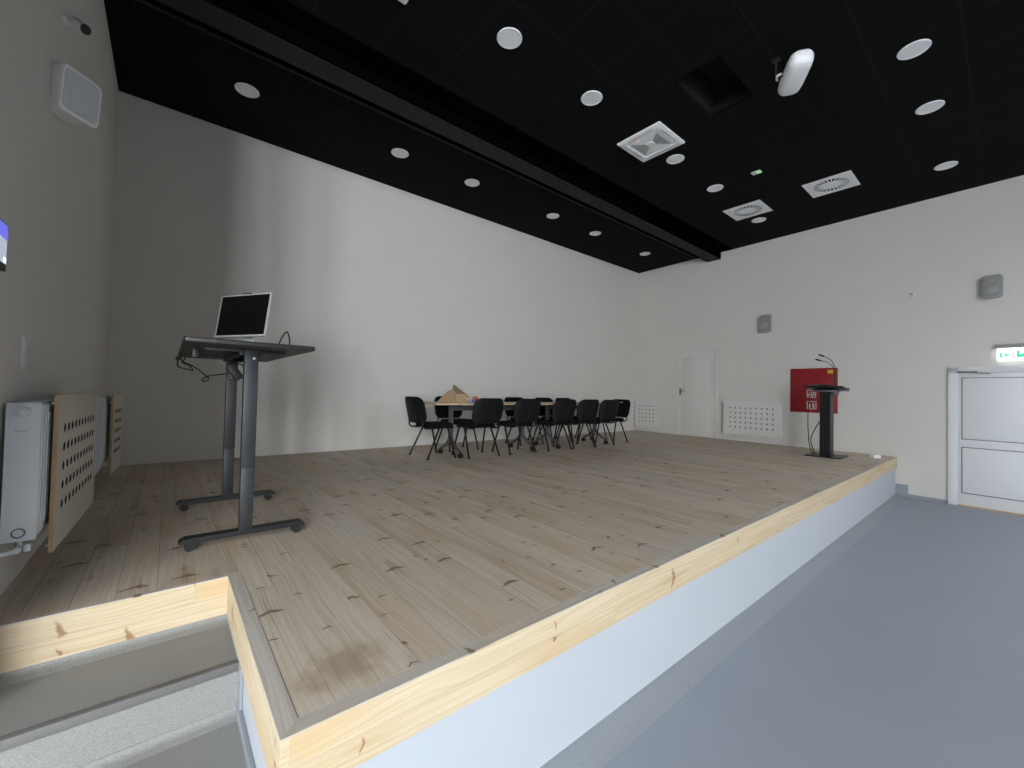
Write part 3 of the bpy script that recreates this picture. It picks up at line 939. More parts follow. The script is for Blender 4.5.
# control display at the picture's left edge
t = wall_frame('wall_display', 2.332, 1.944, 'black framed lit touch display at the left edge on the left wall', 'display', side='L')
b = BM(); bb(b, (-0.155, -0.016, 0), (0.155, 0, 0.182), bev=0.004); obj('display_case', b, 'black', t)
b = BM(); bb(b, (-0.142, -0.0175, 0.026), (0.142, -0.0155, 0.172)); s_ = obj('screen', b, 'scrlit', t, label='lit pale screen')
b = BM(); bb(b, (-0.142, -0.0185, 0.118), (0.142, -0.0170, 0.172)); obj('screen_header', b, 'scrblue', s_, label='blue bar across the top of the screen')
b = BM(); bb(b, (0.105, -0.0185, 0.03), (0.135, -0.0170, 0.048), bev=0.001); obj('screen_button', b, 'signlit', s_)
t = wall_frame('wall_switch', 2.855, 1.578, 'slim white switch plate on the left wall above the radiator', 'switch', side='L')
b = BM(); bb(b, (-0.03, -0.010, 0), (0.03, 0, 0.15), bev=0.003); obj('switch_plate', b, 'plastw', t)
for z in (0.04, 0.11):
    b = BM(); box(b, (0, -0.011, z), (0.04, 0.004, 0.05), bev=0.001); obj('rocker', b, 'plastw', t)

# radiators and covers on the left wall
def left_radiator(y0, y1, z0, h, lab, valve):
    yc = (y0+y1)/2
    t = wall_frame('radiator', yc, z0, lab, 'radiator', 'panel radiators', off=0.014, side='L')
    w, dpt = y1-y0, 0.097
    panel_radiator(t, w, h, dpt)
    xe = -w/2-0.005
    if valve:
        b = BM()
        cyl(b, (xe, -dpt*0.52, h-0.035), (xe-0.022, -dpt*0.52, h-0.035), 0.020, 0.017, n=20)
        cyl(b, (xe-0.022, -dpt*0.52, h-0.035), (xe-0.028, -dpt*0.52, h-0.035), 0.011, 0.009, n=20)
        obj('thermostat_knob', b, 'plastw', t)
        b = BM()
        ring = [(xe-0.002, -dpt*0.5+0.018*cos(a), 0.035+0.018*sin(a)) for a in [2*pi*k/24 for k in range(25)]]
        tube(b, ring, 0.0022, n=6, smooth=False)
        obj('plug_ring', b, 'lectgrey', t)
        b = BM(); box(b, (xe-0.001, -dpt*0.45, h-0.115), (0.002, 0.036, 0.004)); obj('badge', b, 'silver', t)
        b = BM()
        tube(b, [(xe+0.02, -0.05, 0.02), (xe+0.02, -0.05, -0.025), (xe-0.02, -0.05, -0.028), (xe-0.05, -0.03, -0.028), (xe-0.06, -0.001, -0.028)], 0.009, n=10, smooth=False)
        cyl(b, (xe-0.005, -0.05, -0.028), (xe-0.03, -0.05, -0.028), 0.013, n=12)
        cyl(b, (xe-0.005, -0.075, -0.012), (xe-0.005, -0.075, -0.04), 0.010, n=12)
        obj('pipe', b, 'steelw', t)
    for x in (-w/2+0.10, w/2-0.10):
        b = BM(); bb(b, (x-0.015, -0.012, 0.05), (x+0.015, 0.0125, h-0.05)); obj('wall_bracket', b, 'steelw', t)
left_radiator(2.585, 3.62, 0.870, 0.565, 'white panel radiator at the left edge with a round thermostat knob', True)
left_radiator(4.72, 5.42, 0.830, 0.580, 'white panel radiator near the back corner, half hidden by boards', False)

def left_cover(P0, P1, z0, z1, nx, label):
    P0, P1 = Vector(P0), Vector(P1)
    w = (P1-P0).length
    a = atan2(P1.y-P0.y, P1.x-P0.x)
    c = (P0+P1)/2
    t = thing('radiator_cover', label, 'radiator cover', (c.x, c.y, z0), a, 'perforated radiator covers')
    b = BM(); perforated(b, w, z1-z0, 0.015, nx, 5, 0.09, 0.14, 0.11, 0.021)
    o = obj('perforated_board', b, 'cover', t, shade=False)
    o.data.materials.append(M['hole_shade_black'])
    b = BM(); e = 0.0015; h = z1-z0
    bb(b, (-w/2-e, -0.0148, 0), (-w/2, -0.0002, h)); bb(b, (w/2, -0.0148, 0), (w/2+e, -0.0002, h))
    bb(b, (-w/2-e, -0.0148, -e), (w/2+e, -0.0002, 0)); bb(b, (-w/2-e, -0.0148, h), (w/2+e, -0.0002, h+e))
    obj('edge_band', b, 'coveredge', t, label='raw brown board edge')
    b = BM(); bb(b, (-w/2+0.03, 0.0005, 0.03), (w/2-0.03, 0.003, h-0.03)); obj('hole_shade_sheet', b, 'hole_shade_black', t)  # black sheet painted in for the shade behind the board
    return t, w
t, w = left_cover((-0.381, 2.71), (-0.350, 3.70), 0.772, 1.465, 10, 'cream perforated radiator cover nearest the camera on the left wall')
for z in (0.025, 0.655):
    b = BM(); cyl(b, (-w/2+0.03, -0.0, z), (-w/2+0.03, 0.013, z), 0.008, n=10); obj('standoff', b, 'steelw', t)
    b = BM(); cyl(b, (w/2-0.025, -0.0, z), (w/2-0.025, 0.156, z), 0.008, n=10); obj('standoff', b, 'steelw', t)
t, w = left_cover((-0.368, 5.0), (-0.337, 5.52), 0.735, 1.43, 5, 'narrow cream perforated radiator cover in the back left corner')
for z in (0.05, 0.62):
    b = BM(); cyl(b, (-w/2+0.03, -0.0, z), (-w/2+0.03, 0.022, z), 0.008, n=10); obj('standoff', b, 'steelw', t)
    b = BM(); cyl(b, (w/2-0.025, -0.0, z), (w/2-0.025, 0.168, z), 0.008, n=10); obj('standoff', b, 'steelw', t)

# ================================================================== THINGS ON THE CEILING
def downlight(label):
    t = thing('ceiling_light', label, 'ceiling light', (0, 0, 0), 0, 'round ceiling lights')
    b = BM()
    n = 40
    P = [(0.115, 0.0), (0.115, -0.004), (0.110, -0.008), (0.101, -0.008), (0.099, -0.004)]
    R = [[b.verts.new((r*cos(2*pi*i/n), r*sin(2*pi*i/n), z)) for i in range(n)] for r, z in P]
    for k in range(len(P)-1):
        for i in range(n):
            b.faces.new((R[k][i], R[k][(i+1) % n], R[k+1][(i+1) % n], R[k+1][i]))
    b.faces.new(R[0])
    obj('rim', b, 'ceilw', t)
    b = BM(); cyl(b, (0, 0, -0.001), (0, 0, -0.006), 0.100, 0.096, n=n); obj('diffuser', b, 'ceilw', t)
    return t
LIGHTS = []
for i, x in enumerate((0.567, 2.325, 3.50, 5.255, 6.45, 8.20)):
    pos = ('nearest the left wall', 'second from the left wall', 'third from the left wall', 'fourth from the left wall', 'fifth from the left wall', 'nearest the right wall')[i]
    LIGHTS.append((x, 5.285, 'round white ceiling light behind the black beam, ' + pos))
for i, x in enumerate((2.284, 3.435, 5.184, 6.363, 8.082)):
    pos = ('largest of all', 'left of the air unit', 'right beside the air unit', 'fourth from the left', 'touching the further swirl vent')[i]
    LIGHTS.append((x, 2.90, 'round white ceiling light in front of the beam, ' + pos))
for i, x in enumerate((5.128, 6.279, 8.005)):
    pos = ('topmost of three', 'middle of three', 'lowest of three')[i]
    LIGHTS.append((x, 0.565, 'round white ceiling light at the right of the photo, ' + pos))
l0 = None
for x, y, lb in LIGHTS:
    if l0 is None:
        l0 = downlight(lb)
        l0.location = (x, y, CEIL)
    else:
        dup(l0, (x, y, CEIL), 0, lb)

def swirl_vent(x, y, label):
    t = thing('ceiling_vent', label, 'vent', (x, y, CEIL), 0, 'square swirl vents')
    s = 0.292
    n = 48
    b = BM()
    sq, ci, up = [], [], []
    for i in range(n):
        a = 2*pi*i/n+pi/4
        ca, sa = cos(a), sin(a)
        k = 1/max(abs(ca), abs(sa))
        sq.append(Vector((ca*k*s, sa*k*s, -0.004)))
        ci.append(Vector((ca*0.215, sa*0.215, -0.007)))
        up.append(Vector((ca*0.213, sa*0.213, -0.0005)))
    top = [Vector((p.x, p.y, 0.0)) for p in sq]
    loft(b, [top, sq, ci, up], cap0=False, cap1=False)
    obj('face_plate', b, 'ceilw', t)
    b = BM(); cyl(b, (0, 0, -0.0004), (0, 0, -0.0016), 0.214, n=n); obj('throat', b, 'hole', t)
    b = BM(); cyl(b, (0, 0, -0.001), (0, 0, -0.008), 0.118, 0.112, n=n); obj('centre_disc', b, 'ceilw', t)
    for k in range(24):
        b = BM()
        box(b, (0.166, 0, -0.0045), (0.104, 0.016, 0.0045), rot=None)
        bmesh.ops.rotate(b, cent=(0, 0, 0), matrix=Matrix.Rotation(2*pi*k/24, 3, 'Z'), verts=b.verts[:])
        obj('blade', b, 'ceilw', t)
    return t
vt = swirl_vent(7.51, 1.718, 'larger square white ceiling vent with a ring of blades, on the right')
dup(vt, (7.54, 2.883, CEIL), 0, 'smaller looking square swirl vent beside the last round light, further back')

def cassette(x, y, label):
    t = thing('air_conditioner', label, 'air conditioner', (x, y, CEIL), 0, 'square ceiling air units')
    b = BM()
    def sqr(s, z):
        return [Vector((u_, v_, z)) for u_, v_ in rrect(2*s, 2*s, 0.012, 3)]
    loft(b, [sqr(0.30, 0.0), sqr(0.30, -0.014), sqr(0.285, -0.022), sqr(0.212, -0.022), sqr(0.208, -0.010)], cap0=False, cap1=False)
    obj('frame_panel', b, 'ceilw', t)
    b = BM(); loft(b, [sqr(0.208, -0.008), sqr(0.203, -0.016), sqr(0.19, -0.018)], cap0=True); obj('inner_panel', b, 'ceilw', t)
    b = BM()
    for s in (-1, 1):   # long air slots of the frame
        bb(b, (s*0.246-0.005, -0.17, -0.0232), (s*0.246+0.005, 0.17, -0.0215))
        bb(b, (-0.17, s*0.246-0.005, -0.0232), (0.17, s*0.246+0.005, -0.0215))
    obj('air_slot', b, 'louvre', t)
    for s in (-1, 1):
        b = BM()
        m = 9
        for k in range(m):
            q0 = 0.178-0.145*k/m
            q1 = q0-0.009
            prism(b, [(-q0+0.008, s*q0), (q0-0.008, s*q0), (q1-0.008, s*q1), (-q1+0.008, s*q1)], (0, 0, -0.022), (1, 0, 0), (0, 1, 0), (0, 0, 0.0045))
        obj('louvre', b, 'louvre', t)  # slats coloured grey for the shade their slant would give
    b = BM(); cyl(b, (0, 0, -0.017), (0, 0, -0.026), 0.058, 0.046, n=32); obj('hub', b, 'ceilw', t)
    b = BM(); box(b, (-0.178, 0.075, -0.020), (0.012, 0.022, 0.006), bev=0.002); obj('indicator', b, 'ledred', t, label='small red indicator light')
    return t
ct = cassette(4.615, 2.918, 'square white air unit with louvred face and red light in the black ceiling')
dup(ct, (1.122, 2.91, CEIL), 0, 'square white air unit at the top edge, only a corner in view')

# white oblong unit hanging on a bracket
PX, PY = 4.50, 1.36
t = thing('hanging_speaker', 'white rounded oblong speaker hung from the ceiling on a small bracket', 'speaker', (4.52, 1.29, CEIL), 0)
ax = Vector((0.85, 0.53, -0.03)).normalized()
sd = Vector((-0.53, 0.85, 0)).normalized()
dn = ax.cross(sd).normalized()
cc = Vector((-0.10, 0.0, -0.165))
b = BM()
def obl(s, w_, h_):
    return [cc+ax*s+sd*p+dn*q for p, q in rrect(w_, h_, min(w_, h_)*0.42, 5)]
loft(b, [obl(-0.225, 0.09, 0.07), obl(-0.215, 0.14, 0.105), obl(-0.185, 0.185, 0.135), obl(-0.12, 0.20, 0.15), obl(0.12, 0.20, 0.15), obl(0.185, 0.185, 0.135), obl(0.215, 0.14, 0.105), obl(0.225, 0.09, 0.07)])
obj('speaker_body', b, 'ceilw', t)
b = BM()
s0 = cc+sd*0.10
tube(b, [s0, s0+sd*0.035, s0+sd*0.055+ax*0.0+Vector((0, 0, 0.03)), s0+sd*0.055+Vector((0, 0, 0.165))], 0.010, n=8, smooth=False)
box(b, s0+sd*0.055+Vector((0, 0, 0.162)), (0.07, 0.07, 0.006), bev=0.002)
obj('bracket_arm', b, 'black', t)
b = BM()
tube(b, [s0+sd*0.02-ax*0.035, s0+sd*0.05-ax*0.01, s0+sd*0.035+ax*0.045], 0.011, n=8, smooth=False)
obj('bracket_clip', b, 'plastw', t)

t = thing('smoke_detector', 'tiny white ceiling plate with a green light, near the swirl vents', 'detector', (6.324, 2.306, CEIL), 0)
b = BM(); box(b, (0, 0, -0.008), (0.09, 0.12, 0.016), bev=0.005); obj('plate', b, 'plastw', t)
b = BM(); box(b, (-0.005, -0.028, -0.017), (0.06, 0.05, 0.004), bev=0.001); obj('indicator', b, 'ledgreen', t, label='green indicator light')

# ================================================================== STANDING DESK ON CASTERS
YA, YB = 2.864, 3.80
dk = thing('standing_desk', 'tall charcoal standing desk on castors on the left of the stage', 'desk', (0.36, 3.35, ST))
ox, oy = 0.36, 3.35
TZt = 1.762-ST
x0, x1, y0, y1 = 0.055-ox, 0.655-ox, 2.575-oy, 4.14-oy
b = BM()
loft(b, [[Vector(((x0+x1)/2+u_*s, (y0+y1)/2+v_*s2, z)) for u_, v_ in rrect(x1-x0, y1-y0, 0.015, 4)] for s, s2, z in ((0.994, 0.998, TZt-0.024), (1, 1, TZt-0.021), (1, 1, TZt-0.003), (0.994, 0.998, TZt))])
obj('desk_top', b, 'desktop', dk)
b = BM()
for yy in (YA-oy, YB-oy):
    bb(b, (x0+0.10, yy-0.02, TZt-0.040), (x1-0.10, yy+0.02, TZt-0.024), bev=0.003)
for xx in (0.33-ox, 0.425-ox):
    bb(b, (xx-0.012, YA-oy, TZt-0.056), (xx+0.012, YB-oy, TZt-0.026), bev=0.002)
obj('top_frame', b, 'deskd', dk)
for k, yc in enumerate((YA-oy, YB-oy)):
    xc = 0.376-ox
    b = BM(); box(b, (xc, yc, (0.063+0.43)/2+0.0), (0.066, 0.058, 0.367), bev=0.004)
    lg = obj('column', b, 'desk', dk)
    b = BM(); box(b, (xc, yc, (0.430+TZt-0.026)/2), (0.0695, 0.061, TZt-0.026-0.430), bev=0.004); obj('column_sleeve', b, 'desk', lg)
    b = BM(); cyl(b, (xc+0.01, yc-0.032, TZt-0.075), (xc+0.01, yc-0.037, TZt-0.075), 0.007, n=12); obj('bolt', b, 'silver', lg)
    b = BM()   # foot bar tapered towards both ends
    prism(b, [(-0.305, 0.052), (-0.295, 0.044), (0.305, 0.044), (0.315, 0.052), (0.310, 0.060), (0.290, 0.072), (-0.280, 0.072), (-0.300, 0.060)], (xc, yc-0.033, 0), (1, 0, 0), (0, 0, 1), (0, 0.066, 0))
    ft = obj('foot_bar', b, 'deskd', dk, shade=False)
    for sx in (-0.255, 0.27):
        b = BM()
        for dy in (-0.017, 0.017):
            cyl(b, (xc+sx, yc+dy-0.009, 0.0235), (xc+sx, yc+dy+0.009, 0.0235), 0.0235, n=18)
        cs = obj('castor_wheel', b, 'rubber', ft)
        b = BM(); box(b, (xc+sx-0.004, yc, 0.032), (0.034, 0.010, 0.026), bev=0.004); cyl(b, (xc+sx-0.006, yc, 0.03), (xc+sx-0.006, yc, 0.046), 0.009, n=10); obj('castor_fork', b, 'deskd', ft)
b = BM(); box(b, (0.372-ox, YB-oy-0.0335, 0.985), (0.042, 0.0015, 0.075)); st_ = obj('type_sticker', b, 'deskd', dk, label='black type sticker')
b = BM()
for k in range(4):
    box(b, (0.372-ox-0.004, YB-oy-0.0345, 1.01-0.016*k), (0.026-0.005*(k % 2), 0.001, 0.005))
obj('sticker_print', b, 'plastg', st_)
b = BM(); box(b, (0.12-ox, 3.0-oy, TZt-0.024-0.0275), (0.03, 0.035, 0.055), bev=0.004); obj('height_control', b, 'black', dk)

# power brick and cable under the desk
t = thing('power_adapter', 'black power brick with coiled cable hanging under the standing desk', 'adapter', (0.385, 3.70, 1.645))
b = BM(); box(b, (0, 0, -0.015), (0.055, 0.05, 0.13), rot=Matrix.Rotation(radians(-35), 3, 'Y'), bev=0.008); obj('brick', b, 'black', t)
b = BM()
tube(b, [(0.01, 0.0, 0.05), (0.05, 0.01, 0.035), (0.062, 0, -0.02), (0.035, -0.01, -0.06)], 0.005)
tube(b, [(-0.03, 0.0, 0.045), (-0.01, 0.01, 0.055), (0.02, 0.0, 0.062)], 0.005)
obj('cord', b, 'rubber', t)
t = thing('desk_cable', 'thin black cable looping below the left edge of the standing desk', 'cable', (0.10, 3.9, 1.70))
b = BM()
P0 = Vector((0.10, 3.9, 1.70))
tube(b, [Vector(p)-P0 for p in ((0.075, 3.98, 1.728), (0.082, 3.95, 1.70), (0.15, 3.90, 1.66), (0.235, 3.88, 1.585), (0.22, 3.86, 1.555), (0.20, 3.86, 1.562), (0.23, 3.88, 1.592), (0.30, 3.80, 1.608), (0.335, 3.72, 1.615))], 0.0045, n=7)
obj('long_loop', b, 'rubber', t)
b = BM()
tube(b, [Vector(p)-P0 for p in ((0.07, 4.0, 1.728), (0.055, 3.99, 1.70), (0.06, 3.97, 1.66), (0.10, 3.94, 1.645), (0.145, 3.92, 1.635), (0.12, 3.92, 1.67), (0.085, 3.95, 1.69), (0.10, 3.95, 1.728))], 0.0045, n=7)
obj('short_loop', b, 'rubber', t)
b = BM(); box(b, (-0.048, 0.10, 0.022), (0.02, 0.03, 0.022), bev=0.004); obj('clip', b, 'black', t)

# monitor
mn = thing('monitor', 'dark flat monitor with thin silver frame on the standing desk', 'monitor', (0.41, 3.46, 1.762))
e = Vector((0.245, -0.408, 0)).normalized()
nm = Vector((-0.857, -0.515, 0)).normalized()
tl = radians(8)
upv = Vector((0, 0, cos(tl)))-nm*sin(tl)
fn = (nm*cos(tl)+Vector((0, 0, 1))*sin(tl)).normalized()
cen = Vector((0.371, 3.433, 1.868))-Vector((0.41, 3.46, 1.762))
def scr(u0, u1, v0, v1, d0, d1, bm):
    prism(bm, [(u0, v0), (u1, v0), (u1, v1), (u0, v1)], cen+fn*d0, e, upv, fn*(d1-d0))
Wm, Hm = 0.476, 0.308
b = BM()
scr(-Wm/2, Wm/2, 0.0, 0.012, -0.012, 0.0, b); scr(-Wm/2, Wm/2, Hm-0.008, Hm, -0.012, 0.0, b)
scr(-Wm/2, -Wm/2+0.008, 0.012, Hm-0.008, -0.012, 0.0, b); scr(Wm/2-0.008, Wm/2, 0.012, Hm-0.008, -0.012, 0.0, b)
obj('bezel', b, 'silver', mn)
b = BM(); scr(-Wm/2+0.008, Wm/2-0.008, 0.012, Hm-0.008, -0.010, -0.003, b); obj('screen', b, 'screen', mn)
b = BM(); scr(-Wm/2+0.01, Wm/2-0.01, 0.01, Hm-0.01, -0.020, -0.012, b); scr(-0.14, 0.14, 0.06, 0.24, -0.04, -0.020, b); obj('back_shell', b, 'silver', mn)
b = BM()
pv = cen+upv*0.11-fn*0.05
bs = Vector((pv.x-fn.x*0.02, pv.y-fn.y*0.02, 0.0))
prism(b, [(-0.04, 0), (0.04, 0), (0.04, 0.016), (-0.04, 0.016)], bs, e, -nm, pv+Vector((0, 0, 0.02))-bs)
obj('stand_neck', b, 'silver', mn)
b = BM(); prism(b, rrect(0.24, 0.18, 0.03), bs+nm*0.03, e, nm, (0, 0, 0.012)); obj('stand_base', b, 'silver', mn)
b = BM(); scr(-0.045, 0.045, Hm, Hm+0.010, -0.03, -0.004, b); obj('webcam_bar', b, 'black', mn)
t = thing('computer_mouse', 'small black mouse lying on the standing desk beside the monitor', 'mouse', (0.535, 3.02, 1.762))
b = BM(); loft(b, [[Vector((u_*s, v_*s, z)) for u_, v_ in rrect(0.06, 0.10, 0.025)] for s, z in ((0.95, 0), (1, 0.012), (0.9, 0.026), (0.6, 0.035), (0.2, 0.038))]); obj('mouse_body', b, 'black', t)
b = BM(); cyl(b, (-0.006, -0.03, 0.030), (0.006, -0.03, 0.030), 0.009, n=12); obj('scroll_wheel', b, 'rubber', t)
t = thing('monitor_cable', 'black cable arching up from the desk top right of the monitor', 'cable', (0.62, 3.3, 1.762))
b = BM()
P0 = Vector((0.62, 3.3, 1.762))
tube(b, [Vector(p)-P0 for p in ((0.56, 3.18, 1.768), (0.575, 3.25, 1.768), (0.59, 3.30, 1.80), (0.612, 3.3, 1.87), (0.645, 3.3, 1.918), (0.665, 3.3, 1.85), (0.65, 3.3, 1.767))], 0.005, n=8)
obj('cable_run', b, 'rubber', t)

# ================================================================== TABLES AND CHAIRS
def flip_table(xa, xb, la, lb, yc, label):
    """folding table on two T legs with castors"""
    t = thing('folding_table', label, 'table', ((xa+xb)/2, yc, ST), 0, 'folding tables')
    o = (xa+xb)/2
    H = 0.745
    dpt = 0.70
    b = BM(); prism(b, rrect(xb-xa-0.006, dpt-0.006, 0.015, 3), (0, 0, H-0.024), (1, 0, 0), (0, 1, 0), (0, 0, 0.024)); obj('table_top', b, 'tabletop', t)
    b = BM()
    bb(b, (-(xb-xa)/2, -dpt/2, H-0.024), ((xb-xa)/2, -dpt/2+0.003, H-0.0005)); bb(b, (-(xb-xa)/2, dpt/2-0.003, H-0.024), ((xb-xa)/2, dpt/2, H-0.0005))
    bb(b, (-(xb-xa)/2, -dpt/2, H-0.024), (-(xb-xa)/2+0.003, dpt/2, H-0.0005)); bb(b, ((xb-xa)/2-0.003, -dpt/2, H-0.024), ((xb-xa)/2, dpt/2, H-0.0005))
    obj('edge_band', b, 'tableedge', t)
    b = BM(); bb(b, (la-o, -0.025, H-0.115), (lb-o, 0.025, H-0.045), bev=0.004); obj('beam', b, 'tableleg', t)
    for lx in (la-o, lb-o):
        b = BM()
        box(b, (lx, 0, 0.445), (0.045, 0.075, 0.51), bev=0.012)
        box(b, (lx, 0, H-0.035), (0.05, 0.42, 0.022), bev=0.004)
        lg = obj('leg', b, 'tableleg', t)
        b = BM()
        for s in (-1, 1):
            tube(b, [(lx, s*0.005, 0.30), (lx, s*0.035, 0.225), (lx, s*0.12, 0.150), (lx, s*0.265, 0.078)], lambda f: 0.030-0.012*f, n=10)
        obj('splayed_foot', b, 'tableleg', lg)
        for s in (-1, 1):
            b = BM()
            for dx in (-0.014, 0.014):
                cyl(b, (lx+dx-0.010, s*0.265, 0.034), (lx+dx+0.010, s*0.265, 0.034), 0.034, n=18)
            cyl(b, (lx, s*0.265, 0.03), (lx, s*0.265, 0.085), 0.010, n=10)
            obj('castor', b, 'rubber', lg)
    return t
flip_table(2.62, 4.70, 3.06, 4.38, 5.0, 'folding table carrying the cardboard box, left of two')
flip_table(4.705, 6.40, 4.945, 6.19, 5.0, 'folding table with bare top nearer the stage door, right of two')


def chair_parts(t, slot=False):
    # seat
    b = BM()
    loft(b, [[Vector((u_*s, 0.0+v_*s, z)) for u_, v_ in rrect(0.475, 0.385, 0.09, 6)] for s, z in ((0.90, 0.415), (0.97, 0.422), (1.0, 0.440), (0.985, 0.458), (0.90, 0.468), (0.6, 0.472))])
    obj('seat', b, 'fabric', t)
    # backrest: curved pad, optionally with a hand slot
    Hh, Wd = 0.355, 0.50
    tilt = radians(13)
    def bp(u_, v_, d_):
        z = 0.645+v_*cos(tilt)+d_*sin(tilt)
        y = -0.282-v_*sin(tilt)+d_*cos(tilt)-0.045*(1-(2*u_/Wd)**2)
        return Vector((u_, y, z))
    outer = rrect(Wd, Hh, 0.105, 7)
    cv = 0.115 if slot else 0.0
    inner = [(u_*(0.11 if slot else 0.06), cv+v_*(0.035 if slot else 0.06)) for u_, v_ in rrect(Wd, Hh*1.0, 0.105, 7)]
    if slot:
        inner = [(0.05*(u_/(Wd/2)), cv+0.013*(v_/(Hh/2))) for u_, v_ in outer]
    def ring(f, d_, sh=1.0):
        return [bp((o_[0]*sh)*(1-f)+i_[0]*f, (o_[1]*sh)*(1-f)+i_[1]*f, d_) for o_, i_ in zip(outer, inner)]
    b = BM()   # front pad
    rings = [ring(0, 0.0, 0.96), ring(0, 0.012, 0.985), ring(0.03, 0.024, 0.98), ring(0.15, 0.030), ring(0.5, 0.032), ring(1.0, 0.032)]
    R = loft(b, rings, cap0=False, cap1=not slot)
    if slot:
        r2 = [b.verts.new(p) for p in ring(1.0, 0.0)]
        n_ = len(r2)
        for i in range(n_):
            b.faces.new((R[-1][i], R[-1][(i+1) % n_], r2[(i+1) % n_], r2[i]))
    bk = obj('backrest', b, 'fabric', t)
    b = BM()   # moulded shell behind
    rings = [ring(0, 0.004, 1.0), ring(0, -0.006, 1.0), ring(0.05, -0.014), ring(0.4, -0.016), ring(1.0, -0.016)]
    R = loft(b, rings, cap0=False, cap1=not slot)
    if slot:
        r2 = [b.verts.new(p) for p in ring(1.0, 0.001)]
        n_ = len(r2)
        for i in range(n_):
            b.faces.new((R[-1][i], R[-1][(i+1) % n_], r2[(i+1) % n_], r2[i]))
    obj('backrest_shell', b, 'shell', bk)
    b = BM()
    for u_ in (-0.07, 0, 0.07):
        tube(b, [bp(u_, v_, -0.017) for v_ in (-0.11, -0.04, 0.03, 0.08 if not slot else 0.05)], 0.004, n=6)
    obj('shell_rib', b, 'tube', bk)
    # frame
    for s in (-1, 1):
        b = BM(); tube(b, [(s*0.255, -0.225, 0.018), (s*0.222, -0.055, 0.395), (s*0.215, -0.03, 0.412)], 0.0125, n=10, smooth=False); lg = obj('leg', b, 'tube', t)
        b = BM(); cyl(b, (s*0.256, -0.228, 0.0095), (s*0.253, -0.213, 0.038), 0.0155, n=10); obj('foot_cap', b, 'rubber', lg)
    for s in (-1, 1):
        b = BM(); tube(b, [(s*0.255, 0.190, 0.018), (s*0.222, 0.085, 0.395), (s*0.215, 0.06, 0.412)], 0.0125, n=10, smooth=False); lg = obj('leg', b, 'tube', t)
        b = BM(); cyl(b, (s*0.256, 0.193, 0.0095), (s*0.253, 0.180, 0.038), 0.0155, n=10); obj('foot_cap', b, 'rubber', lg)
    b = BM()
    for s in (-1, 1):
        tube(b, [(s*0.215, 0.17, 0.412), (s*0.215, -0.17, 0.412)], 0.011, n=8, smooth=False)
    for yy in (-0.12, 0.13):
        tube(b, [(-0.215, yy, 0.41), (0.215, yy, 0.41)], 0.010, n=8, smooth=False)
    obj('seat_frame', b, 'tube', t)
    for s in (-1, 1):
        b = BM()
        tube(b, [(s*0.195, -0.05, 0.408), (s*0.195, -0.18, 0.404), (s*0.195, -0.262, 0.425), (s*0.192, -0.278, 0.50), (s*0.188, -0.292, 0.60), (s*0.185, -0.315, 0.70)], 0.011, n=10, flat=0.8)
        obj('back_support', b, 'tube', t)


G = 'black chairs around the table row'
c0 = thing('office_chair', 'black chair at the left end of the table row, beside the cardboard box', 'chair', (2.825, 5.045, ST), -pi/2, G)
chair_parts(c0)
NEAR = [(3.365, 4.83, 0.0, 'first from the left end'), (4.045, 4.80, 0.02, 'second from the left end'), (4.765, 4.735, 0.0, 'third from the left end'), (5.40, 4.785, -0.03, 'fourth from the left end'), (5.89, 4.745, 0.0, 'fifth, furthest right')]
for x, y, r, s in NEAR:
    dup(c0, (x, y, ST), r, 'near side black chair showing its back, '+s, G)
FAR = [(3.47, 5.46, pi+0.02, 'first from the left, behind the cardboard box'), (4.87, 5.47, pi-0.03, 'second from the left'), (5.60, 5.46, pi, 'third from the left'), (6.16, 5.46, pi-0.02, 'last on the right')]
for x, y, r, s in FAR:
    dup(c0, (x, y, ST), r, 'far side black chair facing the camera, '+s, G)
c1 = thing('office_chair', 'black chair with a hand slot in its back at the right end of the tables', 'chair', (6.55, 4.935, ST), pi/2-0.05, G)
chair_parts(c1, slot=True)

# cardboard box and small packs on the left table
TT = ST+0.745
t = thing('cardboard_box', 'open brown cardboard box with raised flaps on the left table', 'box', (3.155, 4.96, TT))
bw, bd, bh, th = 0.175, 0.13, 0.115, 0.004
b = BM()
bb(b, (-bw/2, -bd/2, 0), (bw/2, -bd/2+th, bh)); bb(b, (-bw/2, bd/2-th, 0), (bw/2, bd/2, bh))
bb(b, (-bw/2, -bd/2+th, 0), (-bw/2+th, bd/2-th, bh)); bb(b, (bw/2-th, -bd/2+th, 0), (bw/2, bd/2-th, bh))
bb(b, (-bw/2+th, -bd/2+th, 0), (bw/2-th, bd/2-th, th))
obj('body', b, 'card', t)
def flap(P, mat, lab=None):
    P = [Vector(p) for p in P]
    nn = (P[1]-P[0]).cross(P[2]-P[0]).normalized()*0.004
    b = BM()
    A = [b.verts.new(p) for p in P]; B = [b.verts.new(p+nn) for p in P]
    b.faces.new(A); b.faces.new(B[::-1])
    for i in range(len(P)):
        b.faces.new((A[i], A[(i+1) % len(P)], B[(i+1) % len(P)], B[i]))
    obj('flap', b, mat, t, label=lab)
flap([(-0.088, -0.066, 0.118), (0.088, -0.066, 0.118), (0.085, 0.03, 0.150), (0.02, 0.06, 0.205), (-0.055, 0.065, 0.250), (-0.098, 0.02, 0.185)], 'cardin', 'dark brown raised top flap')
flap([(-0.092, -0.064, 0.113), (-0.10, 0.02, 0.180), (-0.16, 0.06, 0.145), (-0.33, 0.02, 0.006), (-0.30, -0.10, 0.006), (-0.10, -0.10, 0.006)], 'card')
flap([(0.091, -0.060, 0.114), (0.091, 0.06, 0.114), (0.14, 0.05, 0.085), (0.14, -0.05, 0.085)], 'card')
